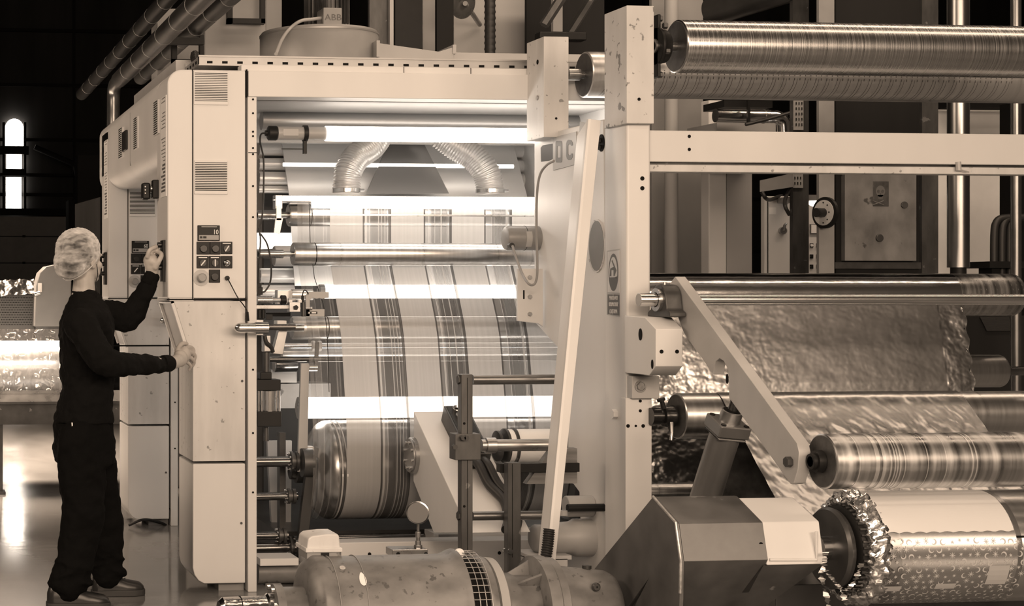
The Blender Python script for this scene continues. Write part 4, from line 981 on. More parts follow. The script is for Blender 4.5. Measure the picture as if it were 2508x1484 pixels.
def crescent(cx, cs, r, rot):
    pts = [(r*math.cos(R(g)), r*math.sin(R(g))) for g in range(50,311,20)]+[(r*.30+r*.78*math.cos(R(g)), r*.78*math.sin(R(g))) for g in range(295,64,-20)]
    return [(cx+x*math.cos(rot)-y*math.sin(rot), cs+x*math.sin(rot)+y*math.cos(rot)) for x, y in pts]
def motif_fan(m, pts, r):
    cx = sum(p[0] for p in pts)/len(pts); cs = sum(p[1] for p in pts)/len(pts)
    k = len(m.v)
    for i in range(len(pts)): cyl_patch(m, [(cx,cs), pts[i], pts[(i+1)%len(pts)]], r)
gap = .030; smin, smax = rW*R(-78), py2s(1290)
row = 0; s_ = smin
while s_ < smax:
    x_ = pxx(2170)+(row%2)*.017
    while x_ < pxx(2500):
        jx, js = x_+rnd.uniform(-.005,.005), s_+rnd.uniform(-.005,.005); q = rnd.random()
        if js < smax-.008 and (js < py2s(1300) or rnd.random() < .8):
            if q < .3: motif_fan(m, star(jx,js,.0085,.003,6,rnd.random()), rW+.0006)
            elif q < .62:
                cp = crescent(jx,js,.011,rnd.uniform(0,6.3)); n = len(cp)//2
                for i in range(n-1): cyl_patch(m, [cp[i],cp[i+1],cp[-2-i],cp[-1-i]], rW+.0006)
            else:
                for i in range(8):
                    g = i*math.pi/4+rnd.random()*.1; dx, ds = math.cos(g), math.sin(g)
                    cyl_patch(m, [(jx+dx*.006-ds*.0016,js+ds*.006+dx*.0016),(jx+dx*.0135,js+ds*.0135),(jx+dx*.006+ds*.0016,js+ds*.006-dx*.0016)], rW+.0006)
                pts = star(jx,js,.0052,.0045,8,0)
                motif_fan(m, pts, rW+.0006)
        x_ += .033
    s_ += .026; row += 1
m.build('printed_motifs', mat('motif', .62, .4, metal=.3), t, recalc=False)
for (a0,b0,a1,b1) in ((2416,1366,2466,1414),(2164,1415,2214,1428),(2297,1410,2346,1424)):
    m = MB(); xx0, xx1 = pxx(a0), pxx(a1); s0, s1 = py2s(b1), py2s(b0)
    for j in range(4): q0, q1 = s0+(s1-s0)*j/4, s0+(s1-s0)*(j+1)/4; cyl_patch(m, [(xx0,q0),(xx1,q0),(xx1,q1),(xx0,q1)], rW+.0011)
    m.build('blank_label', 'cream_grey', t, recalc=False)
m = MB()
for (a0,b0,a1,b1) in ((2150,1303,2167,1308),(2484,1297,2520,1302)): cyl_patch(m, [(pxx(a0),py2s(b1)),(pxx(a1),py2s(b1)),(pxx(a1),py2s(b0)),(pxx(a0),py2s(b0))], rW+.0012)
m.build('register_marks', 'seam', t, recalc=False)
m = MB(); x_ = pxx(2484); m.lathe([(0,rW+.0004),(.02,rW+.0004)], (x_,YW,cW.z), XV, 96); m.build('edge_band', 'shoulder', t)
# hub: gear ring, disc, shaft
t = thing('roll_hub', 'dark hub with toothed ring and round disc at the left end of the printed roll', 'hub', (X(2010,YW),YW,cW.z-.16))
m = MB(); kx = M(2050,YW); m.lathe([(0,.03),(0,94*kx),(.012,100*kx),(.03,96*kx),(.04,70*kx)], (X(2024,YW),YW,cW.z), XV, 56); m.build('disc', mat('hub_disc', .09, .35, metal=.7, var=.2), t)
m = MB(); m.lathe([(0,.045),(.045,.045)], (X(2012,YW)-.012,YW,cW.z+.0), XV, 28); m.build('shaft', 'bright_steel', t)
m = MB(); m.lathe([(0,90*kx),(.01,104*kx),(.075,110*kx),(.08,95*kx)], (X(2048,YW),YW,cW.z), XV, 56); g_ = m.build('ring', 'black', t)
m = MB()
for i in range(44):
    g = 2*math.pi*i/44; r0 = 106*kx; x0_ = X(2054,YW); w_ = .005
    c_ = Vector((0,YW+r0*math.cos(g),cW.z+r0*math.sin(g))); tn = Vector((0,-math.sin(g),math.cos(g)))*w_; rn = Vector((0,math.cos(g),math.sin(g)))*.0045
    m.hexa([Vector((x0_,0,0))+c_-tn, Vector((x0_+.048,0,0))+c_-tn, Vector((x0_+.048,0,0))+c_+tn, Vector((x0_,0,0))+c_+tn]+[Vector((x0_,0,0))+c_-tn*.6+rn, Vector((x0_+.048,0,0))+c_-tn*.6+rn, Vector((x0_+.048,0,0))+c_+tn*.6+rn, Vector((x0_,0,0))+c_+tn*.6+rn])
m.build('teeth', 'dark_steel', g_)
# scrunched foil around the core and the loose strands
from mathutils import noise as NZ
m = MB(); xm = X(2100,YW)-.02; n1, n2 = 150, 30; vs = []
for i in range(n1):
    g = 2*math.pi*i/n1
    for j in range(n2):
        b_ = 2*math.pi*j/n2; q = Vector((math.cos(g)*9, math.sin(g)*9, b_*1.2)); rr_ = .040*(1+.35*NZ.noise(q)+.30*NZ.noise(q*2.7)+.22*NZ.noise(q*7))
        big = 113*kx+.006*NZ.noise(Vector((g*2,3,1)))
        vs.append((xm+rr_*math.cos(b_)*1.0, YW+(big+rr_*math.sin(b_))*math.cos(g), cW.z+(big+rr_*math.sin(b_))*math.sin(g)))
fs = [(i*n2+j, i*n2+(j+1)%n2, ((i+1)%n1)*n2+(j+1)%n2, ((i+1)%n1)*n2+j) for i in range(n1) for j in range(n2)]
m.add(vs, fs); tag(m.build('scrunched_foil', mat('foil_bright', .92, .22, metal=1.), smooth=180), 'scrunched bright foil packed round the end of the printed roll', 'foil')
def strand(pts, w, seed, label):
    rn = random.Random(seed); c_ = spline(pts, 14); A, B = [], []
    for i, p in enumerate(c_):
        a_ = i*.28+rn.uniform(-.7,.7); o_ = Vector((math.cos(a_)*w*rn.uniform(.5,1.2), math.sin(a_)*w*.7, rn.uniform(-.2,.2)*w)); A.append(p+o_); B.append(p-o_)
    m = MB(); m.strip(A, B, (.0012,.0012,0)); o = m.build('foil_strand', 'foil_bright', smooth=10); tag(o, label, 'foil', 'loose foil strands'); return o
strand([P(2022,1352,5.70),P(2018,1385,5.68),P(2012,1410,5.68),P(2022,1450,5.68),P(2034,1500,5.68)], .013, 1, 'crumpled foil strand hanging straight down beside the cream box')
strand([P(2020,1395,5.68),P(2045,1425,5.63),P(2062,1450,5.6),P(2078,1500,5.6)], .012, 2, 'crumpled foil strand trailing down to the right under the hub')
strand([P(2110,1380,5.62),P(2095,1420,5.6),P(2072,1445,5.6),P(2050,1440,5.62)], .012, 3, 'crumpled foil strand curling below the toothed ring')
# ================================================================ dark steel arm box in front
XK = X(1657,5.75)
def onK(px, py): return onL(px, py, XK)
A_, B_, C_ = onK(1600,1218), onK(1656,1282), onK(1668,1375)
t = thing('unwind_arm', 'large bare steel box arm with cream painted end, left of the printed roll', 'arm', (XK,5.75,0))
D_ = (C_[0]+.0, .0)
m = MB(); pr = [A_, B_, C_, (C_[0],0.), (C_[0]+.18,0.), onK(1590,1418), (onK(1450,1405)[0]-.10, 0.30), (onK(1450,1405)[0], onK(1450,1405)[1]-.0)]
pr = [A_, B_, C_, (C_[0]+.004,C_[1]-.14), (C_[0]+.02,.20), (C_[0]+.42,.0), (C_[0]+.62,.0), onK(1590,1418), (onK(1450,1405)[0]+.02,onK(1450,1405)[1]-.36), onK(1448,1405)]
m.prism(pr, 'x', XK-.004, XK+.012); m.build('end_plate', 'plate_steel', t, bevel=.002)
xk1 = X(1869,5.75)
m = MB(); pr = [A_, B_, C_, (C_[0],.0), (C_[0]+.2,.0), (A_[0]+.30,A_[1]-.35), (A_[0]+.02,A_[1]-.0)]
m.prism([(y,z_) for y, z_ in [A_, B_, C_, (C_[0]+.42,.0), (C_[0]+.62,.0), (A_[0]+.32,A_[1]-.35), (A_[0]+.02,A_[1])]], 'x', XK+.012, xk1); m.build('arm_body', 'plate_steel', t, bevel=.002)
m = MB(); pts = [Vector((XK-.006,)+p) for p in (A_,B_,C_,(C_[0]+.004,C_[1]-.12))]; m.tube([p+Vector((.004,-.002,.003)) for p in pts], .006, 8); m.build('weld_seam', mat('weld', .42, .35, metal=.6, var=.3, vscale=(60,60,60)), t)
m = MB(); xx1 = X(2012,5.74); m.prism([(A_[0],A_[1]-.006),(B_[0]+.002,Z(1280,1880,5.74)),(C_[0]+.006,Z(1382,1880,5.74)),(A_[0],Z(1382,1880,5.74))], 'x', xk1-.001, xx1); e = m.build('painted_end', 'cream', t, bevel=.004)
m = MB(); yq = C_[0]+.008; m.tube([(xk1+.01,yq,Z(1369,1900,5.74)),(xx1-.03,yq,Z(1369,1990,5.74)),(xx1-.03,yq,Z(1300,1990,5.74))], .006, 8); m.build('weld_bead', 'cream', e)
m = MB(); yh_ = B_[0]+(C_[0]-B_[0])*.5; p = P(1864,1333,yh_-.003); m.cyl(p+YV*.01, p, .008, n=14); m.build('threaded_hole', 'seam', t)
m = MB(); z1_ = Z(1383,1880,5.74); yf = C_[0]+.014
m.hexa([(xk1-.01,yf+.42,0),(X(1800,5.74),yf+.42,0),(X(1800,5.74),yf+.6,0),(xk1-.01,yf+.6,0),(xk1-.01,yf,z1_),(xx1-.002,yf,z1_),(xx1-.002,yf+.2,z1_),(xk1-.01,yf+.2,z1_)]); m.build('lower_web', 'plate_steel', t)
# low machine bed behind the arm
m = MB(); m.box(X(1900,6.3), X(2700,6.3), 6.30, 6.9, 0, Z(1432,1950,6.3)); b = tag(m.build('machine_bed', 'oily_steel', bevel=.003), 'dark machine bed low under the printed roll', 'machine bed')
# ================================================================ leaning trunking, posts, white arm, drive motor
t = thing('leaning_channel', 'long cream channel leaning against the rewinder frame with a black corrugated hose in it', 'channel', P(1340,1395,6.70))
def q4(a, Yv, d): v = P(a[0],a[1],Yv); return v, v+Vector((0,d,0))
top = [(1441,291),(1472,295)]; bot = [(1337,1392),(1359,1392)]
Yt_, Yb_ = 7.04, 6.70
tf, tb = q4(top[0],Yt_,.13); tr, trb = q4(top[1],Yt_,.02); bf, bb = q4(bot[0],Yb_,.10); br, brb = q4(bot[1],Yb_,.02)
m = MB(); m.hexa([bf,br,brb,bf+Vector((0,.02,0)),tf,tr,trb,tf+Vector((0,.02,0))]); m.build('front_face', 'cream', t, bevel=.002)
def shift(v, px, py, Y): return P(px,py,Y)
m = MB(); bl = P(1316,1386,Yb_+.10); tl = P(1413,333,Yt_+.13)
m.hexa([bf,bf+Vector((.012,0,0)),bl+Vector((.012,0,0)),bl,tf,tf+Vector((.012,0,0)),tl+Vector((.012,0,0)),tl]); m.build('side_face', mat('cream_bright', .72, .4, var=.03), t)
m = MB(); m.hexa([P(1418,340,Yt_+.11),P(1441,330,Yt_+.02),P(1443,330,Yt_+.05),P(1420,340,Yt_+.14),P(1420,298,Yt_+.11),P(1443,302,Yt_+.02),P(1445,302,Yt_+.05),P(1422,298,Yt_+.14)]); m.build('inner_liner', 'cream_grey', t)
hp = [P(1345,1296,Yb_+.0),P(1342,1330,Yb_-.01),P(1337,1365,Yb_-.02),P(1332,1395,Yb_-.02),P(1322,1440,Yb_)]
c_ = spline(hp, 30); m = MB(); rr = [.023*(1+.10*math.cos(i*2*math.pi/5)) for i in range(len(c_))]; m.tube(c_, rr, 18); m.build('corrugated_hose', 'rubber', t, smooth=60)
# small grey motor with cable, bracket plate
t = thing('small_motor', 'small round grey motor on the back edge of the rewinder frame', 'motor', P(1235,612,7.985))
a = P(1243,583,7.985); k = M(1243,7.985); m = MB(); m.lathe([(-.018,20*k),(-.012,27*k),(.0,30*k),(XPL-a.x,30*k)], a, XV, 40); m.build('housing', mat('small_motor_paint', .22, .38, var=.12, vscale=(8,8,8)), t)
m = MB(); m.lathe([(0,30.4*k),(.002,30.4*k)], a+XV*.085, XV, 40); m.build('seam_ring', 'seam', t)
m = MB(); m.prism([(a.y-31*k*math.cos(R(g)), a.z+31*k*math.sin(R(g))) for g in range(-45,31,15)]+[(a.y-30*k*math.cos(R(g)), a.z+30*k*math.sin(R(g))) for g in range(30,-46,-15)], 'x', X(1291,7.92), X(1305,7.92)); m.build('rating_label', 'cream_grey', t)
m = MB(); g_ = P(1254,601,7.90); m.cyl(g_+YV*.03, g_, .014, n=14); m.build('cable_gland', 'rubber', t)
m = MB(); pts = [(1255,602,7.88),(1264,630,7.84),(1278,668,7.78),(1292,692,7.70),(1303,698,7.70),(1312,690,7.70),(1316,660,7.69),(1314,560,7.69),(1315,480,7.66),(1322,430,7.62),(1338,405,7.56),(1357,394,7.50)]
m.tube(spline([P(*p) for p in pts]), .0062, 10); tag(m.build('motor_cable', 'grey_paint'), 'grey cable looping from the small round motor up to the name plate', 'cable')
t = thing('bracket_plate', 'cream bracket plate with three bolts and an oval hole, below the small round motor', 'bracket', P(1268,790,7.88))
m = MB(); m.prism([(X(1268,7.88),Z(658,1268,7.88)),(X(1330,7.88),Z(658,1268,7.88)),(X(1330,7.88),Z(800,1268,7.88)),(X(1318,7.88),Z(792,1268,7.88)),(X(1268,7.88),Z(786,1268,7.88))], 'y', 7.88, 7.90); m.build('plate', 'cream', t, bevel=.002)
m = MB(); fbox(1283-3.2,709,1283+3.2,734,7.88,.01,m,.001); m.build('oval_hole', 'seam', t, bevel=.005)
for py in (679,727,769):
    m = MB(); p = P(1297,py,7.88); m.cyl(p, p-YV*.012, .011, n=6); m.build('bolt', 'steel', t)
# brown steel posts and rods
t = thing('angle_post', 'taller brown steel angle post with a clamp block, left of the leaning channel', 'post', (X(1130,7.05),7.05,0), 'brown steel posts')
def post(px0, pxm, px1, py, Y, t):
    m = MB(); zt = Z(py,px0,Y); m.box(X(pxm,Y), X(px1,Y), Y, Y+.012, 0, zt); m.box(X(pxm,Y), X(pxm,Y)+.010, Y, Y+.085, 0, zt); 
    return m.build('angle', 'post_steel', t, bevel=.002)
m = MB(); Yp = 7.05; zt = Z(917,1130,Yp); m.box(X(1130,Yp), X(1158,Yp), Yp, Yp+.05, 0, zt); b = m.build('angle', 'post_steel', t, bevel=.003)
m = MB(); fbox(1144,925,1145.2,1365,Yp,.001,m,.0015); m.build('edge_line', 'seam', b)
m = MB()
for py in (1040-3,1110,1240): p = P(1137,py,Yp); m.cyl(p-YV*.001, p, .006, n=12)
m.build('slot_holes', 'seam', b)
m = MB(); fbox(1115,1063,1178,1127,Yp-.02,.08,m,.0); cb = m.build('clamp_block', 'post_steel', t, bevel=.003)
for (px,py) in ((1112,1094),(1132,1072),(1140,1072)):
    m = MB(); p = P(px,py,Yp-.03); m.cyl(p, p-YV*.018, .012, n=6); m.build('bolt', 'dark_steel', cb)
for py in (930,1263):
    m = MB(); p = P(1131,py,Yp+.03); m.cyl(p-XV*.02, p, .02, n=6); m.build('nut', 'dark_steel', t)
Yp2 = 7.12; t = thing('angle_post', 'shorter brown steel angle post standing right of the taller one', 'post', (X(1240,Yp2),Yp2,0), 'brown steel posts')
m = MB(); m.box(X(1238,Yp2), X(1270,Yp2), Yp2-.03, Yp2+.02, 0, Z(1132,1240,Yp2)); b = m.build('angle', 'post_steel', t, bevel=.003)
m = MB(); fbox(1254,1136,1255.2,1365,Yp2-.03,.001,m,.0015); m.build('edge_line', 'seam', b)
m = MB(); fbox(1225,1136,1420,1158,Yp2+.03,.05,m); m.build('cross_arm', 'black', t, bevel=.002)
for (px,py) in ((1237,1348),(1248,1350)):
    m = MB(); p = P(px,py,Yp2-.03); m.cyl(p, p-YV*.012, .012, n=12); m.build('bolt', 'bright_steel', t)
for lb, px, py, r, Y, mt in (('uppermost brown rod from the taller post to the rewinder frame',1157,930,12,7.10,'post_rod'),('thick steel rod with a collar at the clamp block',1178,1091,15,7.08,'steel'),('lowest rod passing behind the shorter brown post',1157,1264,11,7.18,'post_rod')):
    if 'post_rod' not in MATS: mat('post_rod', .20, .30, metal=.85, var=.2, vscale=(6,6,6))
    t = thing('tie_rod', lb, 'rod', P(px,py+r,Y), 'rods of the brown posts'); a = P(px,py,Y); m = MB(); m.cyl(a, (X({12:1385,15:1368,11:1350}[r],Y),Y,a.z), r*M(px,Y), n=24); m.build('rod', mt, t)
    if r == 15:
        m = MB(); m.cyl(a+XV*.02, a+XV*.066, 19.5*M(px,Y), n=28); m.build('collar', mt, t, bevel=.002)
# small rewound core behind the rods
t = thing('small_core', 'bright white core with dark ribbed rings behind the thick rod', 'core', P(1205,1135,7.75))
a = P(1238,1092,7.75); k = M(1240,7.75); m = MB(); m.cyl(a, (XPL,7.75,a.z), 41*k, n=40); m.build('sleeve', mat('white_bright', .85, .5), t)
for px, r in ((1214,36),(1232,41),(1252,43)):
    m = MB(); x = X(px,7.75); m.lathe([(0,r*k*.9),(.003,r*k*1.04),(.016,r*k*1.04),(.019,r*k*.9)], (x,7.75,a.z), XV, 40); m.build('ring', 'dark_steel', t)
m = MB(); m.prism([(X(1272,7.25),Z(1180,1272,7.25)),(X(1395,7.25),Z(1180,1272,7.25)),(X(1395,7.25),Z(1095,1272,7.25)),(X(1335,7.25),Z(1095,1272,7.25))], 'y', 7.165, 7.21)
tag(m.build('wooden_wedge', 'wood'), 'dark grained wooden wedge behind the black cross arm', 'wedge')
# ---- white swing arm at the drum
XW = X(1015,8.05); wd = .29
def onW(px,py): return onL(px,py,XW)
t = thing('drum_arm', 'broad cream box arm sloping down in front of the striped drum', 'arm', (XW,7.24,onW(1155,1300)[1]))
ptsW = [onW(1013,1008), onW(1150,1305), onW(1062,1305), onW(1012,1178)]
m = MB(); m.prism(ptsW, 'x', XW, XW+wd); m.build('arm_body', 'cream', t, bevel=.004)
m = MB(); y0, z0_ = onW(1015,1115)
m.lathe([(0,.092),(-.0,.092),(.02,.092),(.022,.085),(.03,.085)], (XW,y0,z0_), (-1,0,0), 40); fl_ = m.build('flange', 'steel', t)
m = MB()
for i in range(8):
    g = i*math.pi/4+.3; m.cyl((XW-.03,y0+.068*math.cos(g),z0_+.068*math.sin(g)),(XW-.038,y0+.068*math.cos(g),z0_+.068*math.sin(g)),.008,n=8)
m.build('flange_bolts', 'bright_steel', fl_)
def onS(s, u, h):                                    # point on the sloping upper face: s along the slope, u across, h above it
    A0 = Vector((XW,)+tuple(onW(1013,1008))); B0 = Vector((XW,)+tuple(onW(1150,1305))); d = (B0-A0); n = Vector((0,-(B0-A0).z,(B0-A0).y)).normalized()
    n = n if n.y < 0 else -n
    return A0+d*s+XV*u+n*h
t = thing('valve_box', 'dark open valve box with round fittings lying on the cream drum arm', 'box', onS(.1,.15,0))
m = MB(); m.hexa([onS(.50,.12,.0),onS(.50,.24,.0),onS(.08,.24,.0),onS(.08,.12,.0),onS(.50,.12,.09),onS(.50,.24,.09),onS(.08,.24,.09),onS(.08,.12,.09)]); b = m.build('box', 'dark_steel', t, bevel=.004)
m = MB(); m.hexa([onS(.49,.13,.088),onS(.49,.23,.088),onS(.09,.23,.088),onS(.09,.13,.088),onS(.49,.13,.092),onS(.49,.23,.092),onS(.09,.23,.092),onS(.09,.13,.092)]); m.build('opening', 'black', b)
for s_ in (.13,.19,.25,.42,.46):
    m = MB(); A0 = onS(s_,.175,.09); n = (onS(s_,.175,.1)-A0).normalized(); m.lathe([(0,.026),(.018,.026),(.022,.022),(.012,.014)], A0, n, 20, False); m.build('fitting', 'bright_steel', b)
for i, dxx in enumerate((0,.045)):
    m = MB(); m.tube(spline([onS(.49,.15+dxx,.05),onS(.56,.16+dxx,.07),onS(.68,.18+dxx,.04),onS(.80,.22+dxx,.03),onS(.93,.20+dxx,.02),onS(1.02,.16+dxx,.03)]), .022, 14)
    tag(m.build('black_hose', 'rubber'), ('left' if i == 0 else 'right')+' of the two thick black hoses coming out of the valve box', 'hose', 'valve box hoses')
# ---- geared brake motor right of the channel
t = thing('geared_motor', 'small pale geared motor at the foot of the rewinder frame', 'motor', P(1320,1362,7.35))
a = P(1312,1318,7.35); k = M(1312,7.35); m = MB(); m.lathe([(-.02,24*k),(-.01,32*k),(.0,34*k),(.045,34*k)], a, XV, 36); m.build('end_cap', 'grey_paint', t)
m = MB(); m.lathe([(0,36*k),(.12,40*k),(.14,46*k),(XPL-a.x-.045,46*k)], a+XV*.045, XV, 36); m.build('body', 'cream_grey', t)
m = MB(); p = P(1385,1240,7.33); m.cyl(p, (XPL,7.33,p.z), 26*k, n=32); m.build('gear_case', 'cream_grey', t, bevel=.006); m = MB(); m.cyl(P(1378,1262,7.2),P(1378,1250,7.2),.022,n=20); m.build('vent_plug', 'cream_grey', t)
m = MB(); p = P(1405,1244,7.2); m.cyl(p-XV*.03, (XPL,7.2,p.z), .018, n=8); m.build('nut', 'black', t)
m = MB(); fbox(1300,1362,1400,1372,7.25,.2,m); m.box(X(1300,7.25),X(1390,7.25),7.25,7.45,0,Z(1370,1300,7.25)); m.build('pedestal', 'cream', t)
# ---- pressure gauge on its block
t = thing('pressure_gauge', 'round pressure gauge standing on brass fittings in front of the base beam', 'gauge', P(1023,1363,6.95))
m = MB(); fbox(961,1346,1048,1364,6.95,.1,m,.0); m.box(X(975,7.0),X(1035,7.0),6.97,7.03,0,Z(1364,975,6.97)); b = m.build('manifold', 'steel', t, bevel=.003)
m = MB()
for px in (975,1043): p = P(px,1357,6.95); m.cyl(p-YV*.002, p, .009, n=14)
m.build('ports', 'seam', b)
m = MB(); p = P(984,1346,6.99); m.cyl(p, p+ZV*.006, .018, n=20); m.build('plug', 'bright_steel', b)
a = P(1024,1346,6.98)
for h0, h1, r, n in ((0,.021,.018,6),(.021,.040,.0125,6),(.040,.055,.009,12),(.055,.078,.0125,6),(.078,.115,.006,12)):
    m = MB(); m.cyl(a+ZV*h0, a+ZV*h1, r, n=n); m.build('fitting', 'steel', t, bevel=.001)
g_ = P(1024,1255,6.97); d = Vector((-.45,-.89,0)).normalized(); m = MB(); m.lathe([(-.044,.040),(-.035,.046),(0,.047),(.0035,.050),(.009,.050),(.011,.045)], g_, d, 40); cs = m.build('case', 'bright_steel', t)
m = MB(); m.cyl(g_+d*.009, g_+d*.0115, .0445, n=40); m.build('dial', mat('dial', .20, .12), cs)
# ---- drive motor in the foreground
YM, pyM = 6.2, 1502; cM = P(800,pyM,YM); kM = M(900,YM)
t = thing('drive_motor', 'big old grey drive motor with grille openings lying in the foreground', 'motor', (X(735,YM),YM,0))
def seg(name, pts, mt, n=64, par=None, bev=0.):
    m = MB(); x0 = X(pts[0][0],YM); m.lathe([(X(px,YM)-x0, r*kM) for px, r in pts], (x0,YM,cM.z), XV, n); return m.build(name, mt, par or t, bevel=bev)
seg('end_bell', [(742,60),(742,112),(748,126),(762,138),(768,141),(792,141)], 'motor_paint')
seg('body', [(792,138),(1085,140),(1100,148),(1112,152),(1114,148)], 'motor_paint')
seg('left_neck', [(684,68),(688,66),(742,66)], 'motor_paint')
seg('left_flange', [(668,70),(668,74),(688,74),(688,70)], 'motor_paint')
m = MB()
for g in (-20,20,60,95,130): p = Vector((X(668,YM),YM-.105*math.sin(R(g)),cM.z+.105*math.cos(R(g)))); m.cyl(p-XV*.014, p, .009, n=6)
m.build('flange_bolts', 'bright_steel', t)
seg('foil_pipe', [(534,20),(536,36),(545,44),(650,46),(655,52),(668,52)], mat('foil_pipe', .6, .18, metal=1., bump=.3, bscale=(9,9,14)))
m = MB(); m.lathe([(0,46.4*kM),(.003,46.4*kM)], (X(587,YM),YM,cM.z), XV, 40); m.build('pipe_seam', 'seam', t)
# grille band
seg('grille_core', [(1112,128),(1158,128)], 'seam')
m = MB(); x0, x1 = X(1113,YM), X(1157,YM); rg_ = 146*kM
for i in range(4): xx = x0+(x1-x0)*i/3; m.lathe([(0,rg_-.002),(0,rg_),(.003,rg_),(.003,rg_-.002),(0,rg_-.002)], (xx,YM,cM.z), XV, 64, False)
for i in range(52):
    g = 2*math.pi*i/52; p = Vector((x0,YM+rg_*math.cos(g),cM.z+rg_*math.sin(g))); m.tube([p, p+XV*(x1-x0)], .0018, 5)
m.build('grille', 'tray', t)
seg('bell_disc', [(1160,40),(1160,129),(1164,132),(1180,132),(1182,60)], 'motor_paint')
m = MB(); x_ = X(1160,YM)
for g in (-30,20,70): p = Vector((x_-.0,YM-.165*math.cos(R(g)),cM.z+.165*math.sin(R(g)))); m.cyl(p-XV*.02, p, .013, n=6)
m.build('bell_bolts', 'steel', t)
seg('bell_ring', [(1184,120),(1186,130),(1206,128),(1212,118),(1214,80)], 'pale_panel')
seg('bell_neck', [(1206,92),(1225,90),(1246,90),(1258,84),(1310,84)], 'motor_paint')
for g in (10,55,100,145,190,235,280,325):
    c0 = Vector((0,-math.cos(R(g)),math.sin(R(g)))); tn = Vector((0,math.sin(R(g)),math.cos(R(g))))*.005; b0 = Vector((X(1240,YM),YM,cM.z)); b1 = Vector((X(1312,YM),YM,cM.z))
    m = MB(); m.hexa([b0+c0*.10-tn,b1+c0*.10-tn,b1+c0*.10+tn,b0+c0*.10+tn,b0+c0*.135-tn,b1+c0*.20-tn,b1+c0*.20+tn,b0+c0*.135+tn]); m.build('fin', 'motor_paint', t)
seg('gear_flange', [(1300,118),(1304,131),(1330,131),(1334,126),(1352,126),(1358,112)], 'motor_paint')
seg('gearcase', [(1352,108),(1380,104),(1480,92),(1494,84),(1502,70),(1505,40)], 'motor_paint')
m = MB(); p = P(1459,1437,YM-.13); m.lathe([(0,.017),(-.006,.017),(-.012,.012),(-.012,.004),(-.004,.003)], p, (0,1,0), 20); m.build('oil_plug', 'dark_steel', t); m = MB(); p = Vector((X(1437,YM),YM,cM.z+98*kM)); m.cyl(p, p+ZV*.012, .018, n=10); m.build('oil_plug', 'dark_steel', t)
# lower small grille
m = MB()
def onM(px, ang, r): return Vector((X(px,YM), YM-r*kM*math.cos(R(ang)), cM.z+r*kM*math.sin(R(ang))))
for i in range(7):
    for j in range(3):
        a0, a1 = 16-j*6.2, 16-j*6.2-4.6; p0, p1 = 800+i*11, 808+i*11
        m.add([onM(p0,a0,139.8),onM(p1,a0,139.8),onM(p1,a1,139.8),onM(p0,a1,139.8)], [(0,1,2,3)])
m.build('lower_grille', 'seam', t, recalc=False)
m = MB(); pts = []
for i in range(18):
    g = 2*math.pi*i/18; rx = 8*(1-.35*math.sin(g)); pts.append(onM(861+rx*math.cos(g), 46+8*math.sin(g), 140))
ctr = sum(pts, Vector())/18
for i in range(18): m.add([ctr, pts[i], pts[(i+1)%18]], [(0,1,2)])
m.build('paint_mark', 'white_label', t, recalc=False)
m = MB(); p = onM(818,58,139); n_ = Vector((0,-math.cos(R(58)),math.sin(R(58)))); m.cyl(p, p+n_*.012, .012, n=8); m.build('screw', 'bright_steel', t)
for px in (866,1090,800):
    m = MB(); m.lathe([(0,140.6*kM),(.002,140.6*kM)], (X(px,YM),YM,cM.z), XV, 64); m.build('band_line', 'grey_paint', t)
m = MB(); p = P(1124,1355,YM-.02); m.cyl(p, p-YV*.006, 12.5*kM, n=28); m.cyl(p-YV*.006, p-YV*.014, 5*kM, n=8); m.build('lifting_washer', 'white_label', t)
m = MB(); m.box(X(800,YM),X(1080,YM),YM-.15,YM+.15,0,.05); m.build('feet', 'motor_paint', t)
t = thing('terminal_box', 'worn pale terminal box on top of the drive motor', 'box', P(750,1366,6.25))
Yq = 6.22
m = MB(); m.prism([(X(751,Yq),Z(1347,751,Yq)),(X(755,Yq),Z(1320,751,Yq)),(X(764,Yq),Z(1313,751,Yq)),(X(800,Yq),Z(1309,751,Yq)),(X(826,Yq),Z(1309,751,Yq)),(X(831,Yq),Z(1313,751,Yq)),(X(834,Yq),Z(1342,751,Yq)),(X(834,Yq),Z(1347,751,Yq))], 'y', Yq, Yq+.15); m.build('lid', 'cream_dirty', t, bevel=.006)
m = MB(); fbox(748,1342,838,1353,Yq,.16,m,.008); m.build('rim', 'cream_dirty', t, bevel=.003)
m = MB(); fbox(752,1353,836,1371,Yq,.14,m,.0); m.build('base', 'grey_paint', t, bevel=.002)
m = MB(); fbox(786,1354,806,1365,Yq,.02,m,.003); m.build('latch', 'black', t)
t = thing('side_pipe', 'thick grey pipe leaving the frame behind the drive motor', 'pipe', P(628,1430,8.1))
a = P(629,1402,8.12); m = MB(); m.cyl(a, (X(742,8.12),8.12,a.z), 27*M(640,8.12), n=40); m.box(a.x+.04,a.x+.12,8.1,8.14,0,a.z); m.build('pipe', 'motor_paint', t)
m = MB(); m.box(X(629,8.1),X(722,8.1),8.02,8.2,a.z+.05,a.z+.085); m.build('saddle', 'cream', t)
m = MB(); m.tube(spline([(X(300,7.5),7.5,.012),(X(420,7.35),7.35,.012),(X(520,7.3),7.3,.012),(X(640,7.3),7.3,.012)]), .012, 8); tag(m.build('floor_cable', 'rubber'), 'thick black cable lying along the floor in front of the press', 'cable')
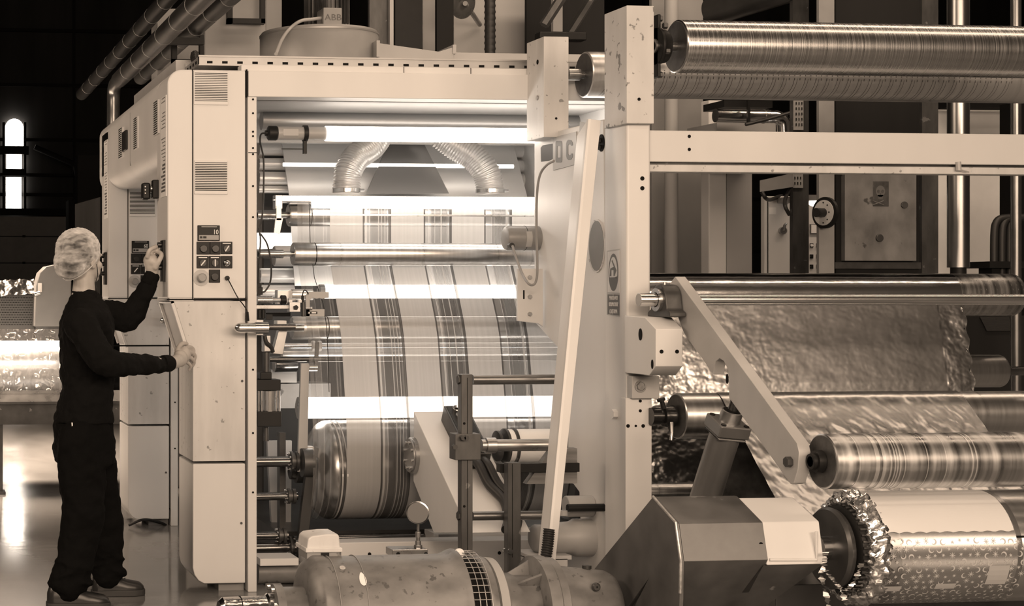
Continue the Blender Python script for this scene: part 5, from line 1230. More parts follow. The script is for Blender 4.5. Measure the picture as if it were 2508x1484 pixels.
# ================================================================ the worker
YP = 7.76
def pp(px, py, Y=YP): return P(px, py, Y)
KM = M(200, YP)
def ell(m, c, rx, ry, rz, rot=None, n=16):
    vs = []; fs = []; c = Vector(c)
    for i in range(n+1):
        a = math.pi*i/n
        for j in range(2*n):
            b = math.pi*j/n; v = Vector((rx*math.sin(a)*math.cos(b), ry*math.sin(a)*math.sin(b), rz*math.cos(a)))
            if rot is not None: v = rot @ v
            vs.append(c+v)
    for i in range(n):
        for j in range(2*n): fs.append((i*2*n+j,(i+1)*2*n+j,(i+1)*2*n+(j+1)%(2*n),i*2*n+(j+1)%(2*n)))
    return m.add(vs, fs)
def limb(m, pts, rs, n=18, sub=6):
    c = spline(pts, sub); R_ = []
    for i in range(len(c)):
        t = i/sub; k = min(int(t), len(rs)-2); f = t-k; f = f*f*(3-2*f); R_.append(rs[k]*(1-f)+rs[k+1]*f)
    m.tube(c, R_, n); ell(m, c[0], R_[0], R_[0], R_[0], n=8); ell(m, c[-1], R_[-1], R_[-1], R_[-1], n=8); return m
def stack(m, secs, n=28):                            # secs: (centre, rx, ry) ellipses in horizontal planes
    vs = []; fs = []
    for c, rx, ry in secs:
        for j in range(n):
            g = 2*math.pi*j/n; cs, sn = math.cos(g), math.sin(g)
            vs.append(Vector(c)+Vector((rx*abs(cs)**.9*(1 if cs>0 else -1), ry*abs(sn)**.9*(1 if sn>0 else -1), 0)))
    for i in range(len(secs)-1):
        for j in range(n): fs.append((i*n+j,i*n+(j+1)%n,(i+1)*n+(j+1)%n,(i+1)*n+j))
    fs.append(tuple(range(n))[::-1]); fs.append(tuple((len(secs)-1)*n+j for j in range(n)))
    return m.add(vs, fs)
def fuse(o, voxel, smooth=4, disp=None):
    r_ = o.modifiers.new('remesh', 'REMESH'); r_.mode = 'VOXEL'; r_.voxel_size = voxel; r_.use_smooth_shade = True
    s_ = o.modifiers.new('smooth', 'SMOOTH'); s_.factor = .5; s_.iterations = smooth
    for (nm, sc, st, dirn) in (disp or []):
        tx = bpy.data.textures.new(nm, 'CLOUDS'); tx.noise_scale = sc; tx.noise_depth = 2
        d = o.modifiers.new(nm, 'DISPLACE'); d.texture = tx; d.strength = st; d.mid_level = .5; d.texture_coords = 'LOCAL'
    return o
# joints
shR, elR, wrR = pp(196,795,7.57), pp(268,884,7.46), pp(417,891,7.70)
shL, elL, wrL = pp(232,768,7.93), pp(318,772,8.04), pp(374,672,8.03)
hipR, knR, anR = pp(196,1075,7.66), pp(197,1235,7.63), pp(176,1415,7.62)
hipL, knL, anL = pp(214,1075,7.86), pp(252,1232,7.90), pp(262,1400,7.92)
neck0, neck1 = pp(206,745,7.76), pp(208,672,7.76)
tor = [(1120,205,50,.13),(1040,205,58,.155),(1000,208,58,.155),(950,213,55,.145),(900,213,58,.15),(850,212,62,.165),(800,213,60,.185),(770,214,54,.19),(748,212,42,.14),(730,209,28,.07)]
B = MB()
stack(B, [(pp(x,y), rx*KM, ry) for y, x, rx, ry in tor])
limb(B, [neck0-XV*.004, neck1-XV*.004], [.060,.050])
limb(B, [shR, (shR+elR)/2, elR, (elR+wrR)/2, wrR], [.058,.052,.042,.036,.026])
limb(B, [shL, (shL+elL)/2, elL, (elL+wrL)/2, wrL], [.055,.050,.042,.036,.026])
limb(B, [hipR, knR, (knR+anR)/2, anR], [.085,.058,.052,.038]); limb(B, [hipL, knL, (knL+anL)/2, anL], [.085,.058,.052,.038])
# head: skull, jaw, nose, brow, lips, ears; it looks to the right and away from the camera
fa = R(38); FD = Vector((math.cos(fa), math.sin(fa), -.08)).normalized(); SD = Vector((math.sin(fa), -math.cos(fa), 0)); UP = FD.cross(SD)*-1
UP = UP if UP.z > 0 else -UP
HR = Matrix((FD, SD, UP)).transposed()
hc = pp(203,632,7.76)
def hp_(f, s, u): return hc+FD*f+SD*s+UP*u
ell(B, hp_(-.008,0,.018), .098, .078, .100, HR)
ell(B, hp_(.030,0,-.045), .062, .060, .068, HR)
ell(B, hp_(.074,0,-.088), .028, .030, .024, HR)
ell(B, hp_(.045,0,-.055), .055, .058, .050, HR)
ell(B, hp_(.020,0,-.070), .055, .055, .036, HR)
limb(B, [hp_(.088,0,.005), hp_(.100,0,-.020), hp_(.110,0,-.035)], [.008,.011,.012], n=10)
ell(B, hp_(.098,.012,-.038), .010,.008,.007, HR, 8); ell(B, hp_(.098,-.012,-.038), .010,.008,.007, HR, 8)
ell(B, hp_(.082,0,.022), .014, .05, .012, HR, 10)
ell(B, hp_(.088,0,-.060), .010, .022, .006, HR, 8); ell(B, hp_(.086,0,-.070), .010, .020, .007, HR, 8)
for s_ in (-1,1):
    ell(B, hp_(.060,s_*.042,-.030), .026,.022,.022, HR, 10)
    ell(B, hp_(-.008,s_*.080,-.020), .018,.010,.030, HR, 10); ell(B, hp_(-.004,s_*.083,-.042), .010,.007,.012, HR, 8)
ell(B, hp_(-.04,0,-.06), .05,.055,.05, HR)
# hands
def finger(pts, r0=.0095, r1=.0072): limb(B, pts, [r0]+[(r0+r1)/2]*(len(pts)-2)+[r1], n=10, sub=4)
# raised left hand pinching the side knob
kn = Vector((XA-.040, 8.045, Z(606,402,8.05)))
limb(B, [wrL, pp(372,655,8.03), pp(367,638,8.03)], [.027,.034,.034]); ell(B, pp(371,640,8.03), .032,.042,.040)
finger([pp(361,628,8.00), pp(367,612,7.99), pp(382,604,8.01), kn+Vector((-.012,-.012,.004))], .0125, .009)
finger([pp(361,632,8.025), pp(370,616,8.02), pp(385,611,8.03), kn+Vector((-.010,.004,.0))], .012, .009)
finger([pp(363,637,8.05), pp(374,621,8.05), pp(388,622,8.05), pp(391,634,8.045)], .0115, .009)
finger([pp(367,643,8.07), pp(378,630,8.07), pp(389,635,8.065), pp(388,646,8.055)], .0105,.008)
finger([pp(380,655,8.0), pp(390,638,7.99), pp(395,622,8.01), kn+Vector((-.012,-.008,-.014))], .0150,.011)
# right hand holding the rim of the console
limb(B, [wrR, pp(430,886,7.77), pp(443,878,7.83)], [.028,.033,.034]); ell(B, pp(441,878,7.82), .036,.034,.042); ell(B, pp(451,868,7.86), .032,.034,.040)
finger([pp(455,853,7.87), pp(465,850,7.90), pp(473,856,7.925), pp(474,866,7.935)], .0125, .009)
finger([pp(458,863,7.87), pp(469,863,7.90), pp(477,871,7.925), pp(476,881,7.935)], .0125, .009)
finger([pp(457,873,7.86), pp(468,877,7.895), pp(475,886,7.92), pp(472,895,7.93)], .0120, .009)
finger([pp(452,884,7.86), pp(462,890,7.885), pp(467,898,7.905), pp(463,905,7.915)], .0105,.008)
finger([pp(434,864,7.84), pp(438,850,7.88), pp(447,842,7.91), pp(457,842,7.93)], .0150,.0105)
body = B.build('person', 'skin', origin=pp(205,1040))
tag(body, 'person in black sweatshirt, black trousers and white hairnet, reaching up to the cabinet control', 'person')
fuse(body, .0042, 3)
# sweatshirt
S = MB()
sw = [(1034,205,70,.172),(1026,205,71,.176),(1000,209,67,.170),(950,215,63,.160),(900,215,66,.165),(850,213,69,.178),(810,213,68,.198),(785,214,65,.205),(765,213,58,.195),(748,210,49,.150),(734,208,40,.10),(722,207,34,.074),(714,207,31,.066)]
stack(S, [(pp(x,y), rx*KM, ry) for y, x, rx, ry in sw])
limb(S, [shR, (shR+elR)/2+Vector((-.01,0,-.005)), elR+Vector((-.005,0,-.012)), (elR+wrR)/2+Vector((0,0,-.008)), wrR+Vector((-.012,0,.004))], [.078,.072,.064,.050,.039])
limb(S, [shL, (shL+elL)/2, elL+Vector((0,0,-.01)), (elL+wrL)/2+Vector((.006,0,-.006)), wrL+Vector((0,0,-.012))], [.072,.066,.062,.050,.034])
for a_, b_, r0, n_ in ((elR, wrR, .049, 6), (elL, wrL, .049, 4), (shR, elR, .068, 2)):   # soft folds across the sleeves
    for i in range(n_):
        t_ = .12+.8*i/n_; c_ = a_.lerp(b_, t_)+Vector((0,0,-.010)); d_ = (b_-a_).normalized(); rr0 = r0*(1-.22*t_)
        q = Vector((d_.x*.8, d_.y, d_.z+.5)).normalized()
        S.lathe([(-.012,rr0*.8),(-.004,rr0*1.06),(.004,rr0*1.06),(.012,rr0*.8)], c_, q, 18)
shirt = S.build('sweatshirt', 'knit', body); fuse(shirt, .0075, 3, [('shirt_fold', .10, .028, None), ('shirt_fold_small', .04, .014, None)])
m = MB(); cc = pp(207,716); m.add(*(lambda: (lambda mm: (mm.v, mm.f))(MB().tube([Vector((cc.x+.055*math.cos(g*math.pi/14)*1.02, cc.y+.058*math.sin(g*math.pi/14), cc.z-.012-.014*math.cos(g*math.pi/14))) for g in range(29)], .0065, 8)))()); m.build('collar', 'knit', shirt)
for a_, b_, nm in ((elR, wrR, 'cuff'), (elL, wrL, 'cuff')):
    d_ = (b_-a_).normalized(); m = MB(); m.lathe([(-.055,.036),(-.05,.0385),(.0,.0375),(.008,.034)], b_, d_, 24); m.build(nm, 'knit', shirt)
# trousers
T = MB()
tr = [(1012,206,66,.155),(1030,206,70,.168),(1060,206,75,.178),(1100,207,77,.182),(1135,210,74,.178)]
stack(T, [(pp(x,y), rx*KM, ry) for y, x, rx, ry in tr])
def leg(h, k, a, offs, rs): limb(T, [h]+offs+[a], rs, n=24)
leg(hipR, knR, pp(168,1428,7.63), [pp(200,1160,7.65), pp(206,1240,7.64), pp(196,1320,7.63), pp(184,1380,7.63)], [.115,.108,.100,.094,.090,.096])
leg(hipL, knL, pp(262,1404,7.92), [pp(236,1160,7.87), pp(253,1230,7.90), pp(260,1310,7.91), pp(262,1365,7.92)], [.110,.100,.090,.084,.078,.076])
for c_, r0, n_ in ((pp(176,1400,7.63), .094, 3), (pp(262,1375,7.92), .080, 3)):
    for i in range(n_):
        q = c_+Vector((.012*(-1)**i,0,-.034*i+.03)); T.lathe([(-.016,r0*.86),(-.004,r0*1.05),(.004,r0*1.05),(.016,r0*.86)], q, Vector((.25*(-1)**i,.1,1)), 24)
trou = T.build('trousers', 'trouser', body); fuse(trou, .0095, 3, [('leg_fold', .13, .036, None), ('leg_fold_small', .05, .020, None)])
m = MB(); a_ = pp(176,1039,7.60); m.box(a_.x-.002, a_.x+.003, a_.y-.012, a_.y+.02, a_.z-.008, a_.z+.008); m.build('pocket_tag', 'white_label', trou)
# shoes
def shoe(x0, x1, y, z0, toe_y):
    L = x1-x0; m = MB(); secs = [(0,.030,.070),(.03,.040,.098),(.10,.043,.112),(.22,.043,.118),(.36,.042,.110),(.50,.044,.088),(.65,.050,.072),(.80,.052,.064),(.92,.044,.056),(.985,.028,.040),(1.0,.010,.020)]
    vs = []; fs = []; n = 20
    for t_, hw, h in secs:
        for j in range(n):
            g = 2*math.pi*j/n; c_, s_ = math.cos(g), math.sin(g); yy = y+(toe_y)*t_+hw*abs(c_)**.8*(1 if c_>0 else -1); zq = z0+.026+(h-.02)*(max(0,s_)**.8) if s_ > 0 else z0+.022
            vs.append((x0+L*t_, yy, zq))
    for i in range(len(secs)-1):
        for j in range(n): fs.append((i*n+j,i*n+(j+1)%n,(i+1)*n+(j+1)%n,(i+1)*n+j))
    fs.append(tuple(range(n))); fs.append(tuple((len(secs)-1)*n+j for j in range(n)))
    m.add(vs, fs); o = m.build('shoe', 'shoe', body, smooth=70)
    m = MB(); k = []
    for sgn in (1,-1):
        for t_, hw, h in (secs if sgn == 1 else secs[::-1]): k.append((x0-.004+(L+.008)*t_, y+toe_y*t_+sgn*(hw+.004)))
    m.prism(k, 'z', z0+.001, z0+.030); m.build('sole', 'sole', o, bevel=.003)
    m = MB()
    for i in range(4):
        t_ = .42+i*.055; xx = x0+L*t_; zt_ = z0+.118-i*.012; m.tube([(xx,y+toe_y*t_-.022,zt_-.012),(xx+.012,y+toe_y*t_,zt_),(xx,y+toe_y*t_+.022,zt_-.012)], .0028, 6)
    m.build('laces', 'rubber', o)
    m = MB(); m.tube([(x0+L*.30,y-.0425,z0+.072),(x0+L*.42,y-.043,z0+.072)], .004, 6); m.build('loop', 'bright_steel', o)
shoe(X(116,7.63), X(267,7.63), 7.63, 0, -.02)
shoe(X(226,7.92), X(354,7.92), 7.92, 0, .02)
# hair and net
Hm = MB(); ell(Hm, hp_(-.022,0,.028), .100,.086,.096, HR); ell(Hm, hp_(-.058,0,-.02), .068,.074,.066, HR); ell(Hm, hp_(-.078,0,-.060), .045,.058,.040, HR)
hair = Hm.build('hair', 'hair', body); fuse(hair, .006, 3)
nm_ = bpy.data.materials.new('net_fabric'); nm_.use_nodes = True; nt = nm_.node_tree; b_ = nt.nodes['Principled BSDF']; out = nt.nodes['Material Output']
tc = nd(nt,'ShaderNodeTexCoord'); mp = nd(nt,'ShaderNodeMapping'); mp.inputs['Scale'].default_value = (16,16,42); mp.inputs['Rotation'].default_value = (.3,.6,0); nt.links.new(tc.outputs['Object'], mp.inputs[0])
nz2 = nd(nt,'ShaderNodeTexNoise'); nz2.inputs['Scale'].default_value = 1; nz2.inputs['Detail'].default_value = 8; nt.links.new(mp.outputs[0], nz2.inputs['Vector'])
lw = nd(nt,'ShaderNodeLayerWeight'); lw.inputs['Blend'].default_value = .42
ad = nd(nt,'ShaderNodeMath',operation='ADD'); nt.links.new(lw.outputs['Facing'], ad.inputs[0])
mr = nd(nt,'ShaderNodeMapRange'); mr.inputs['From Min'].default_value = .35; mr.inputs['From Max'].default_value = .7; mr.inputs['To Min'].default_value = .02; mr.inputs['To Max'].default_value = .56; nt.links.new(nz2.outputs['Fac'], mr.inputs['Value'])
nt.links.new(mr.outputs[0], ad.inputs[1]); ad.use_clamp = True
b_.inputs['Base Color'].default_value = (.75,.75,.75,1); b_.inputs['Roughness'].default_value = .8; nt.links.new(ad.outputs[0], b_.inputs['Alpha'])
bp = nd(nt,'ShaderNodeBump'); bp.inputs['Strength'].default_value = .5; bp.inputs['Distance'].default_value = .01; nt.links.new(nz2.outputs['Fac'], bp.inputs['Height']); nt.links.new(bp.outputs[0], b_.inputs['Normal'])
MATS['net_fabric'] = nm_
Nm = MB(); ell(Nm, hp_(-.036,0,.036), .112,.104,.106, HR, 20); ell(Nm, hp_(-.082,0,-.030), .074,.085,.078, HR, 20); ell(Nm, hp_(-.105,0,-.080), .036,.048,.026, HR, 16)
net = Nm.build('hairnet', 'net_fabric', body); fuse(net, .006, 6, [('net_fold', .035, .012, None), ('net_fold_small', .014, .006, None)])
m = MB(); ring = []
for i in range(33):
    g = 2*math.pi*i/32; ring.append(hp_(-.012+.078*math.cos(g), .088*math.sin(g), -.030+.085*math.cos(g)))
m.tube(ring, .0025, 8); m.build('elastic_band', 'net_fabric', net)
m = MB(); e0 = hp_(.004,.092,-.03); m.tube(spline([e0, e0+Vector((.004,-.004,-.05)), e0+Vector((-.006,-.01,-.09)), e0+Vector((.0,-.02,-.13)), pp(236,735,7.70)]), .0022, 6); m.build('earphone_lead', 'black', body)
# ================================================================ machines and building parts behind
# ---- film table at the far left
Yt = 12.0
t = thing('film_table', 'long low table with steel beams at the far left, carrying bright film', 'table', P(-60,1210,Yt))
x0, x1 = X(-60,Yt), X(320,Yt)
m = MB(); m.box(x0, x1, Yt, Yt+.9, Z(1040,0,Yt), Z(990,0,Yt)); m.box(x0, x1, Yt-.03, Yt+.9, Z(990,0,Yt), Z(984,0,Yt)); m.build('beam', 'dark_steel', t)
m = MB(); m.box(x0, x1, Yt-.03, Yt+.0, Z(964,0,Yt), Z(957,0,Yt)); m.box(x0, x1, Yt-.01, Yt+.3, Z(984,0,Yt), Z(964,0,Yt)); m.build('rail', 'steel', t)
m = MB(); m.box(X(-3,Yt), X(8,Yt), Yt+.05, Yt+.12, 0, Z(1040,0,Yt)); m.box(X(-6,Yt), X(14,Yt), Yt, Yt+.16, 0, .02); m.build('leg', 'dark_steel', t)
m = MB(); m.box(X(300,Yt), X(311,Yt), Yt+.05, Yt+.12, 0, Z(1040,0,Yt)); m.build('leg', 'dark_steel', t)
a = P(-60,905,Yt+.3); k = M(0,Yt)
m = MB(); m.cyl(a, (X(158,Yt+.3),Yt+.3,a.z), 58*k, n=48); tag(m.build('film_bale', 'roller_white'), 'fat roll of bright film lying on the far left table', 'film roll')
t = thing('table_lamp_tube', 'blindingly bright lamp tube above the film roll at the far left', 'lamp', P(-60,850,Yt), 'lamp tubes')
b = P(-60,848,Yt-.05); m = MB(); m.cyl(b, (X(150,Yt-.05),Yt-.05,b.z), 13*k, n=24); m.build('glass_tube', mat('lamp_far', .9, .3, emit=7.), t)
m = MB(); m.cyl((X(148,Yt-.05),Yt-.05,b.z), (X(156,Yt-.05),Yt-.05,b.z), 15*k, n=20); m.box(X(150,Yt-.05), X(156,Yt-.05), Yt-.08, Yt-.02, Z(985,0,Yt), b.z); m.build('holder', 'dark_steel', t)
def fa_(u, v): return Vector((x0+(X(150,Yt)-x0)*v, Yt-.15+.02*u, Z(802+26*u+90*max(0,u-.5),0,Yt-.15))), Vector((0,-.7,.7))
clear = mat('clear_film', .8, .12, alpha=.35, spec=1., metal=.6)
m = crinkle(24, 70, lambda u, v: (Vector((x0+(X(147,Yt)-x0)*v, Yt-.22, Z(806+150*u,0,Yt-.22))), Vector((0,-1,0))), lambda u, v: .012, 21, (14,10,22))
tag(m.build('clear_wrap', 'clear_film', smooth=180, recalc=False), 'crumpled clear film hanging over the bright roll at the far left', 'film')
t = thing('mesh_guard', 'dark perforated metal guard behind the film roll at the far left', 'guard', P(-60,985,Yt+.7))
m = MB(); Yg = Yt+.72; m.box(x0, X(84,Yg), Yg, Yg+.02, Z(985,0,Yg), Z(722,0,Yg)); m.build('sheet', mat('guard_sheet', .10, .5, metal=.3), t)
m = MB()
for i in range(22):
    for j in range(12):
        p = P(2+i*3.9+(j%2)*1.9, 729+j*6., Yg-.001); m.cyl(p, p-YV*.001, .0042, n=6, cap=True)
o = m.build('perforations', 'seam', t); o['kind'] = 'stuff'
m = crinkle(16, 60, lambda u, v: (Vector((x0+(X(84,Yg)-x0)*v, Yg+.05-.15*u, Z(684+38*u,0,Yg))), Vector((0,-.6,.8))), lambda u, v: .022, 33, (16,10,18))
tag(m.build('film_waste', mat('dark_foil', .05, .3, metal=.7), smooth=180, recalc=False), 'heap of crumpled dark film waste on top of the perforated guard', 'film waste')
m = MB(); Yd = Yt+.5; pts = [(84,800),(88,700),(97,668),(113,652),(132,648),(175,648),(175,800)]
m.prism([(X(a_,Yd),Z(b_,a_,Yd)) for a_, b_ in pts], 'y', Yd, Yd+.3)
t = thing('guard_door', 'grey rounded guard door with a small latch behind the worker', 'guard', P(130,985,Yd)); g = m.build('door', mat('guard_paint', .20, .5, var=.06), t, bevel=.01)
m = MB(); m.box(X(88,Yd),X(175,Yd),Yd+.02,Yd+.28,Z(985,88,Yd),Z(800,88,Yd)); m.build('stand', 'dark_steel', t)
m = MB(); fbox(92,693,102,715,Yd,.02,m,.02); m.cyl(P(84,722,Yd-.03),P(98,718,Yd-.03),.018,n=12); m.build('latch', 'bright_steel', g)
# ---- building columns at the left behind the hood
m = MB(); fbox(168,490,190,900,30,.5,m); fbox(190,380,245,900,26,.4,m); struct(m.build('trim_3', 'hall_frame'))
m = MB(); m.prism([(X(184,24),Z(500,184,24)),(X(246,24),Z(482,184,24)),(X(246,24),0),(X(184,24),0)], 'y', 24, 24.1); m.build
tag(m.build('rack_panel', mat('rack_panel', .06, .6, var=.4, vscale=(6,6,.3))), 'dim vertical panels far behind the hood, beside the roller door', 'rack')
# ---- insulated ducts running away over the hood
def along(pxa, pya, Ya, pxb, r, label, mt='duct', name='ceiling_duct'):
    a = P(pxa, pya, Ya); yb = YX(pxb, a.x); m = MB(); m.cyl(a, (a.x, yb, a.z), r, n=28)
    t = thing(name, label, 'duct', (a.x, yb, a.z-r), 'ducts over the press'); m.build('pipe', mt, t)
    m = MB(); y = Ya+.4
    while y < yb: m.lathe([(0,r*1.015),(.012,r*1.015)], (a.x,y,a.z), YV, 28); y += .55
    m.build('seams', 'tray', t); return a, yb
a1, y1_ = along(560,-70,8.2, 292, .062, 'brighter insulated duct slanting away over the cabinet hood at the top left')
along(650,-88,8.6, 345, .060, 'second insulated duct, right of the brightest one at the top left', 'dark_duct')
along(470,-70,9.4, 200, .055, 'faint outer duct at the top left, nearest to the dark wall', 'black')
m = MB(); yv = YX(282,a1.x); m.tube(spline([(a1.x,yv-.3,a1.z),(a1.x-.0,yv+.05,a1.z-.02),(a1.x,yv+.10,a1.z-.2),(a1.x,yv+.10,a1.z-.5),(a1.x,yv+.10,1.9)]), .052, 20)
tag(m.build('drop_duct', 'duct'), 'short vertical duct dropping behind the hood from the brighter duct', 'duct')
# ---- roof top of the press: cream duct boxes, fan housing and motor
Yc = 9.35; zr = Z(150,640,8.45)
t = thing('fan_housing', 'round cream fan housing on top of the printing unit, under the big motor', 'fan housing', (X(781,Yc),Yc,zr))
cc = P(781,85,Yc); rF = 144*M(781,Yc); m = MB(); m.lathe([(0,rF),(cc.z-zr-.01,rF),(cc.z-zr+.008,rF*.975)], (cc.x,Yc,zr), ZV, 72); m.build('drum', mat('fan_paint', .27, .4, var=.08), t)
m = MB(); m.lathe([(0,rF*1.008),(.01,rF*1.008)], (cc.x,Yc,cc.z-.016), ZV, 72); m.build('rim', 'tray', t)
t = thing('fan_motor', 'dark ribbed electric motor standing on the round fan housing', 'motor', (cc.x,Yc-.1,cc.z))
m = MB(); cm = P(806,78,Yc-.05); m.lathe([(0,.07),(.02,.075),(.03,.10),(.6,.10)], cm, ZV, 32); m.build('stator', 'dark_steel', t)
m = MB()
for i in range(26):
    g = 2*math.pi*i/26; c_ = Vector((math.cos(g),math.sin(g),0)); tn = Vector((-math.sin(g),math.cos(g),0))*.003; b0 = cm+ZV*.04; b1 = cm+ZV*.6
    m.hexa([b0+c_*.09-tn,b0+c_*.118-tn,b0+c_*.118+tn,b0+c_*.09+tn,b1+c_*.09-tn,b1+c_*.118-tn,b1+c_*.118+tn,b1+c_*.09+tn])
m.build('cooling_ribs', 'dark_steel', t)
m = MB(); fbox(765,-60,777,80,Yc-.1,.2,m); fbox(841,-60,850,78,Yc-.1,.2,m); m.build('side_bars', 'post_steel', t)
m = MB(); Yb = Yc-.28; fbox(792,18,838,66,Yb,.15,m); tb = m.build('terminal_box', 'grey_paint', t, bevel=.006)
m = MB(); fbox(788,60,843,70,Yb,.16,m,.01); m.build('rim', 'dark_steel', tb)
text('ABB', .05, P(816,43,Yb-.001), FRONT, 'dark_steel', tb, 'raised_letters', sx=1.1)
m = MB(); m.tube(spline([P(790,44,Yb+.05),P(765,47,Yb+.02),P(735,52,Yb),P(708,72,Yb),P(690,98,8.9),P(676,132,8.7)]), .010, 10); m.build('cable', 'cream_grey', t)
t = thing('roof_duct', 'flat cream sheet-metal duct beside the round fan housing on the roof', 'duct', (X(930,Yc),Yc-.2,zr))
m = MB(); Ye = Yc-.3; m.prism([(X(925,Ye),zr-.0),(X(925,Ye),Z(105,925,Ye)),(X(1075,Ye),Z(124,925,Ye)),(X(1112,Ye),Z(112,925,Ye)),(X(1112,Ye),zr)], 'y', Ye, Ye+.5); m.build('reducer', 'cream_grey', t, bevel=.003)
m = MB(); m.box(X(1112,Ye), X(1545,Ye), Ye+.02, Ye+.5, zr, Z(127,1112,Ye)); m.build('channel', 'cream_grey', t, bevel=.003)
m = MB(); fbox(920,100,928,140,Ye,.5,m,.02); m.build('flange', 'cream_grey', t)
m = MB(); fbox(1108,110,1116,132,Ye,.5,m,.01); m.build('flange', 'cream_grey', t)
m = MB(); m.box(XB, X(1545,8.6), 8.45, 10.0, nz(172)+.0, zr); tag(m.build('roof_plate', 'cream_grey'), 'flat roof plate of the nearer printing unit under the fan housing', 'panel')
# ---- tall things above and behind
def pillar(px0, px1, Y, mt, label, top=-60, bottom=None, name='column', d=.04, cat='column', group=None):
    m = MB(); zt = Z(top,px0,Y); zb = 0 if bottom is None else Z(bottom,px0,Y)
    m.box(X(px0,Y), X(px1,Y), Y, Y+d, zb, zt); o = m.build(name, mt); tag(o, label, cat, group); return o
m = MB(); m.box(X(500,10.9), X(652,10.9), 10.9, 11.0, 0, Z(-60,500,10.9)); tag(m.build('duct_casing', 'fan_paint', bevel=.01), 'wide pale casing rising behind the left end of the cable tray', 'casing')
m = MB(); m.box(X(385,12.3), X(520,12.3), 12.3, 12.6, 0, Z(20,385,12.3)); tag(m.build('duct_casing', 'concrete', bevel=.01), 'darker pale casing behind the duct brackets at the top left', 'casing')
def bracket(x0, y0, x1, y1, Y, label):
    m = MB(); fbox(x0,y1-12,x1,y1,Y,.06,m); fbox(x0,y0,x0+12,y1,Y,.06,m); fbox(x1-10,y0,x1,y1,Y,.06,m); tag(m.build('duct_bracket', 'black'), label, 'bracket', 'black duct brackets')
bracket(558,-70,650,56,10.8,'U-shaped black bracket at the top edge beside the pale casing')
bracket(422,85,500,156,10.8,'black square bracket left of the cable tray')
m = MB(); fbox(372,90,500,106,10.6,.06,m); tag(m.build('bracket_rail', 'black'), 'black rail holding the ducts at the upper left', 'rail')
pillar(652,690,12.5,'concrete','pale narrow column right of the U-shaped bracket')
pillar(905,955,11.2,'post_steel','wide dark brown duct column right of the fan motor')
pillar(955,964,11.15,'cream_grey','thin pale edge strip beside the dark brown column')
pillar(968,1034,11.4,'black','broad black column above the flat roof duct')
pillar(1036,1070,11.8,'concrete','pale column between the two black columns at the top')
pillar(1070,1111,11.3,'hall_dark','narrower black column above the roof duct flange')
pillar(1112,1290,12.4,'pale_panel','wide rough pale column behind the corrugated riser')
pillar(1290,1480,12.0,'hall_dark','broad dark panel behind the two post caps')
m = MB(); c_ = [P(1200,y,11.9) for y in range(-60,760,5)]; m.tube(c_, [.040*(1+.08*math.cos(i*2.1)) for i in range(len(c_))], 16)
tag(m.build('corrugated_riser', 'rubber', smooth=60), 'dark corrugated riser hose in front of the wide pale column', 'hose')
t = thing('reflector_disc', 'round shiny disc with a stem at the top of the pale column', 'disc', P(1133,45,11.7))
m = MB(); p = P(1133,8,11.7); d = Vector((.35,-.9,-.2)).normalized(); m.lathe([(-.02,.02),(0,.115),(.005,.115),(.004,.03)], p, d, 32); m.build('dish', 'steel', t)
m = MB(); m.cyl(p+d*.03, P(1175,60,12.35), .018, n=12); m.build('stem', 'grey_paint', t)
m = MB(); m.tube([P(1385,-20,11),P(1332,62,11)], .035, 6); tag(m.build('brace', 'post_steel'), 'slanted brown brace above the farther post cap', 'brace', 'brown braces')
m = MB(); m.tube([P(1460,-20,11),P(1378,110,11.2),P(1365,140,11.2)], .03, 6); tag(m.build('brace', 'dark_steel'), 'thin dark brace between the two post caps', 'brace', 'brown braces')
m = MB(); fbox(1322,76,1438,97,10.9,.1,m); tag(m.build('beam_end', 'black', bevel=.01), 'dark cross beam end behind the farther post cap', 'beam')
pillar(1355,1378,11.6,'concrete','slim grey strut behind the brown brace')
# ---- pale cladding columns between upright and control cabinet
Yb = 12.2
pillar(1596,1628,Yb,'concrete','dull grey column just right of the cream upright')
m = MB(); a = P(1644,760,11.9); m.cyl((a.x,11.9,0),(a.x,11.9,Z(-60,1644,11.9)),16*M(1644,11.9),n=28); m.lathe([(0,.052),(.03,.052)],(a.x,11.9,Z(585,1644,11.9)),ZV,28); tag(m.build('riser_pipe', 'pale_panel'), 'pale vertical pipe with a joint, right of the dull grey column', 'pipe')
pillar(1661,1722,Yb,'concrete','mid grey cladding right of the pale pipe')
m = MB(); Yq = 11.6; m.prism([(X(1716,Yq+.1),Yq+.1),(X(1736,Yq),Yq),(X(1780,Yq),Yq),(X(1780,Yq),Yq+.1)], 'z', 0, Z(245,1736,Yq)); tag(m.build('cladding', 'cream', bevel=.01), 'brightest vertical cladding panel above the foil roll', 'cladding')
m = MB(); m.box(X(1781,Yq)+.002, X(1844,Yq), Yq+.01, Yq+.1, 0, Z(245,1781,Yq)); tag(m.build('cladding', 'pale_panel', bevel=.004), 'greyer cladding panel left of the control cabinet', 'cladding')
t = thing('steam_duct', 'shiny horizontal steel duct with elbow above the long beam', 'duct', P(1752,300,10.8))
a = P(1752,283,10.8); b = P(1880,285,10.8); m = MB(); m.cyl(a, b, 17*M(1800,10.8), n=28); m.tube(spline([b, P(1900,286,10.8), P(1916,296,10.8), P(1920,320,10.8), P(1920,400,10.8)]), 16*M(1900,10.8), 20); m.build('pipe', 'bright_steel', t)
m = MB(); m.lathe([(0,.05),(.01,.05)], P(1868,285,10.8), XV, 28); m.build('joint', 'steel', t)
m = MB(); fbox(1756,300,1900,400,11.2,.45,m); m.build('tank', 'sheet_metal', t)
m = MB(); fbox(1774,245,1892,262,10.8,.3,m); fbox(1832,245,1838,302,10.7,.02,m); m.build('bracket', 'black', t)
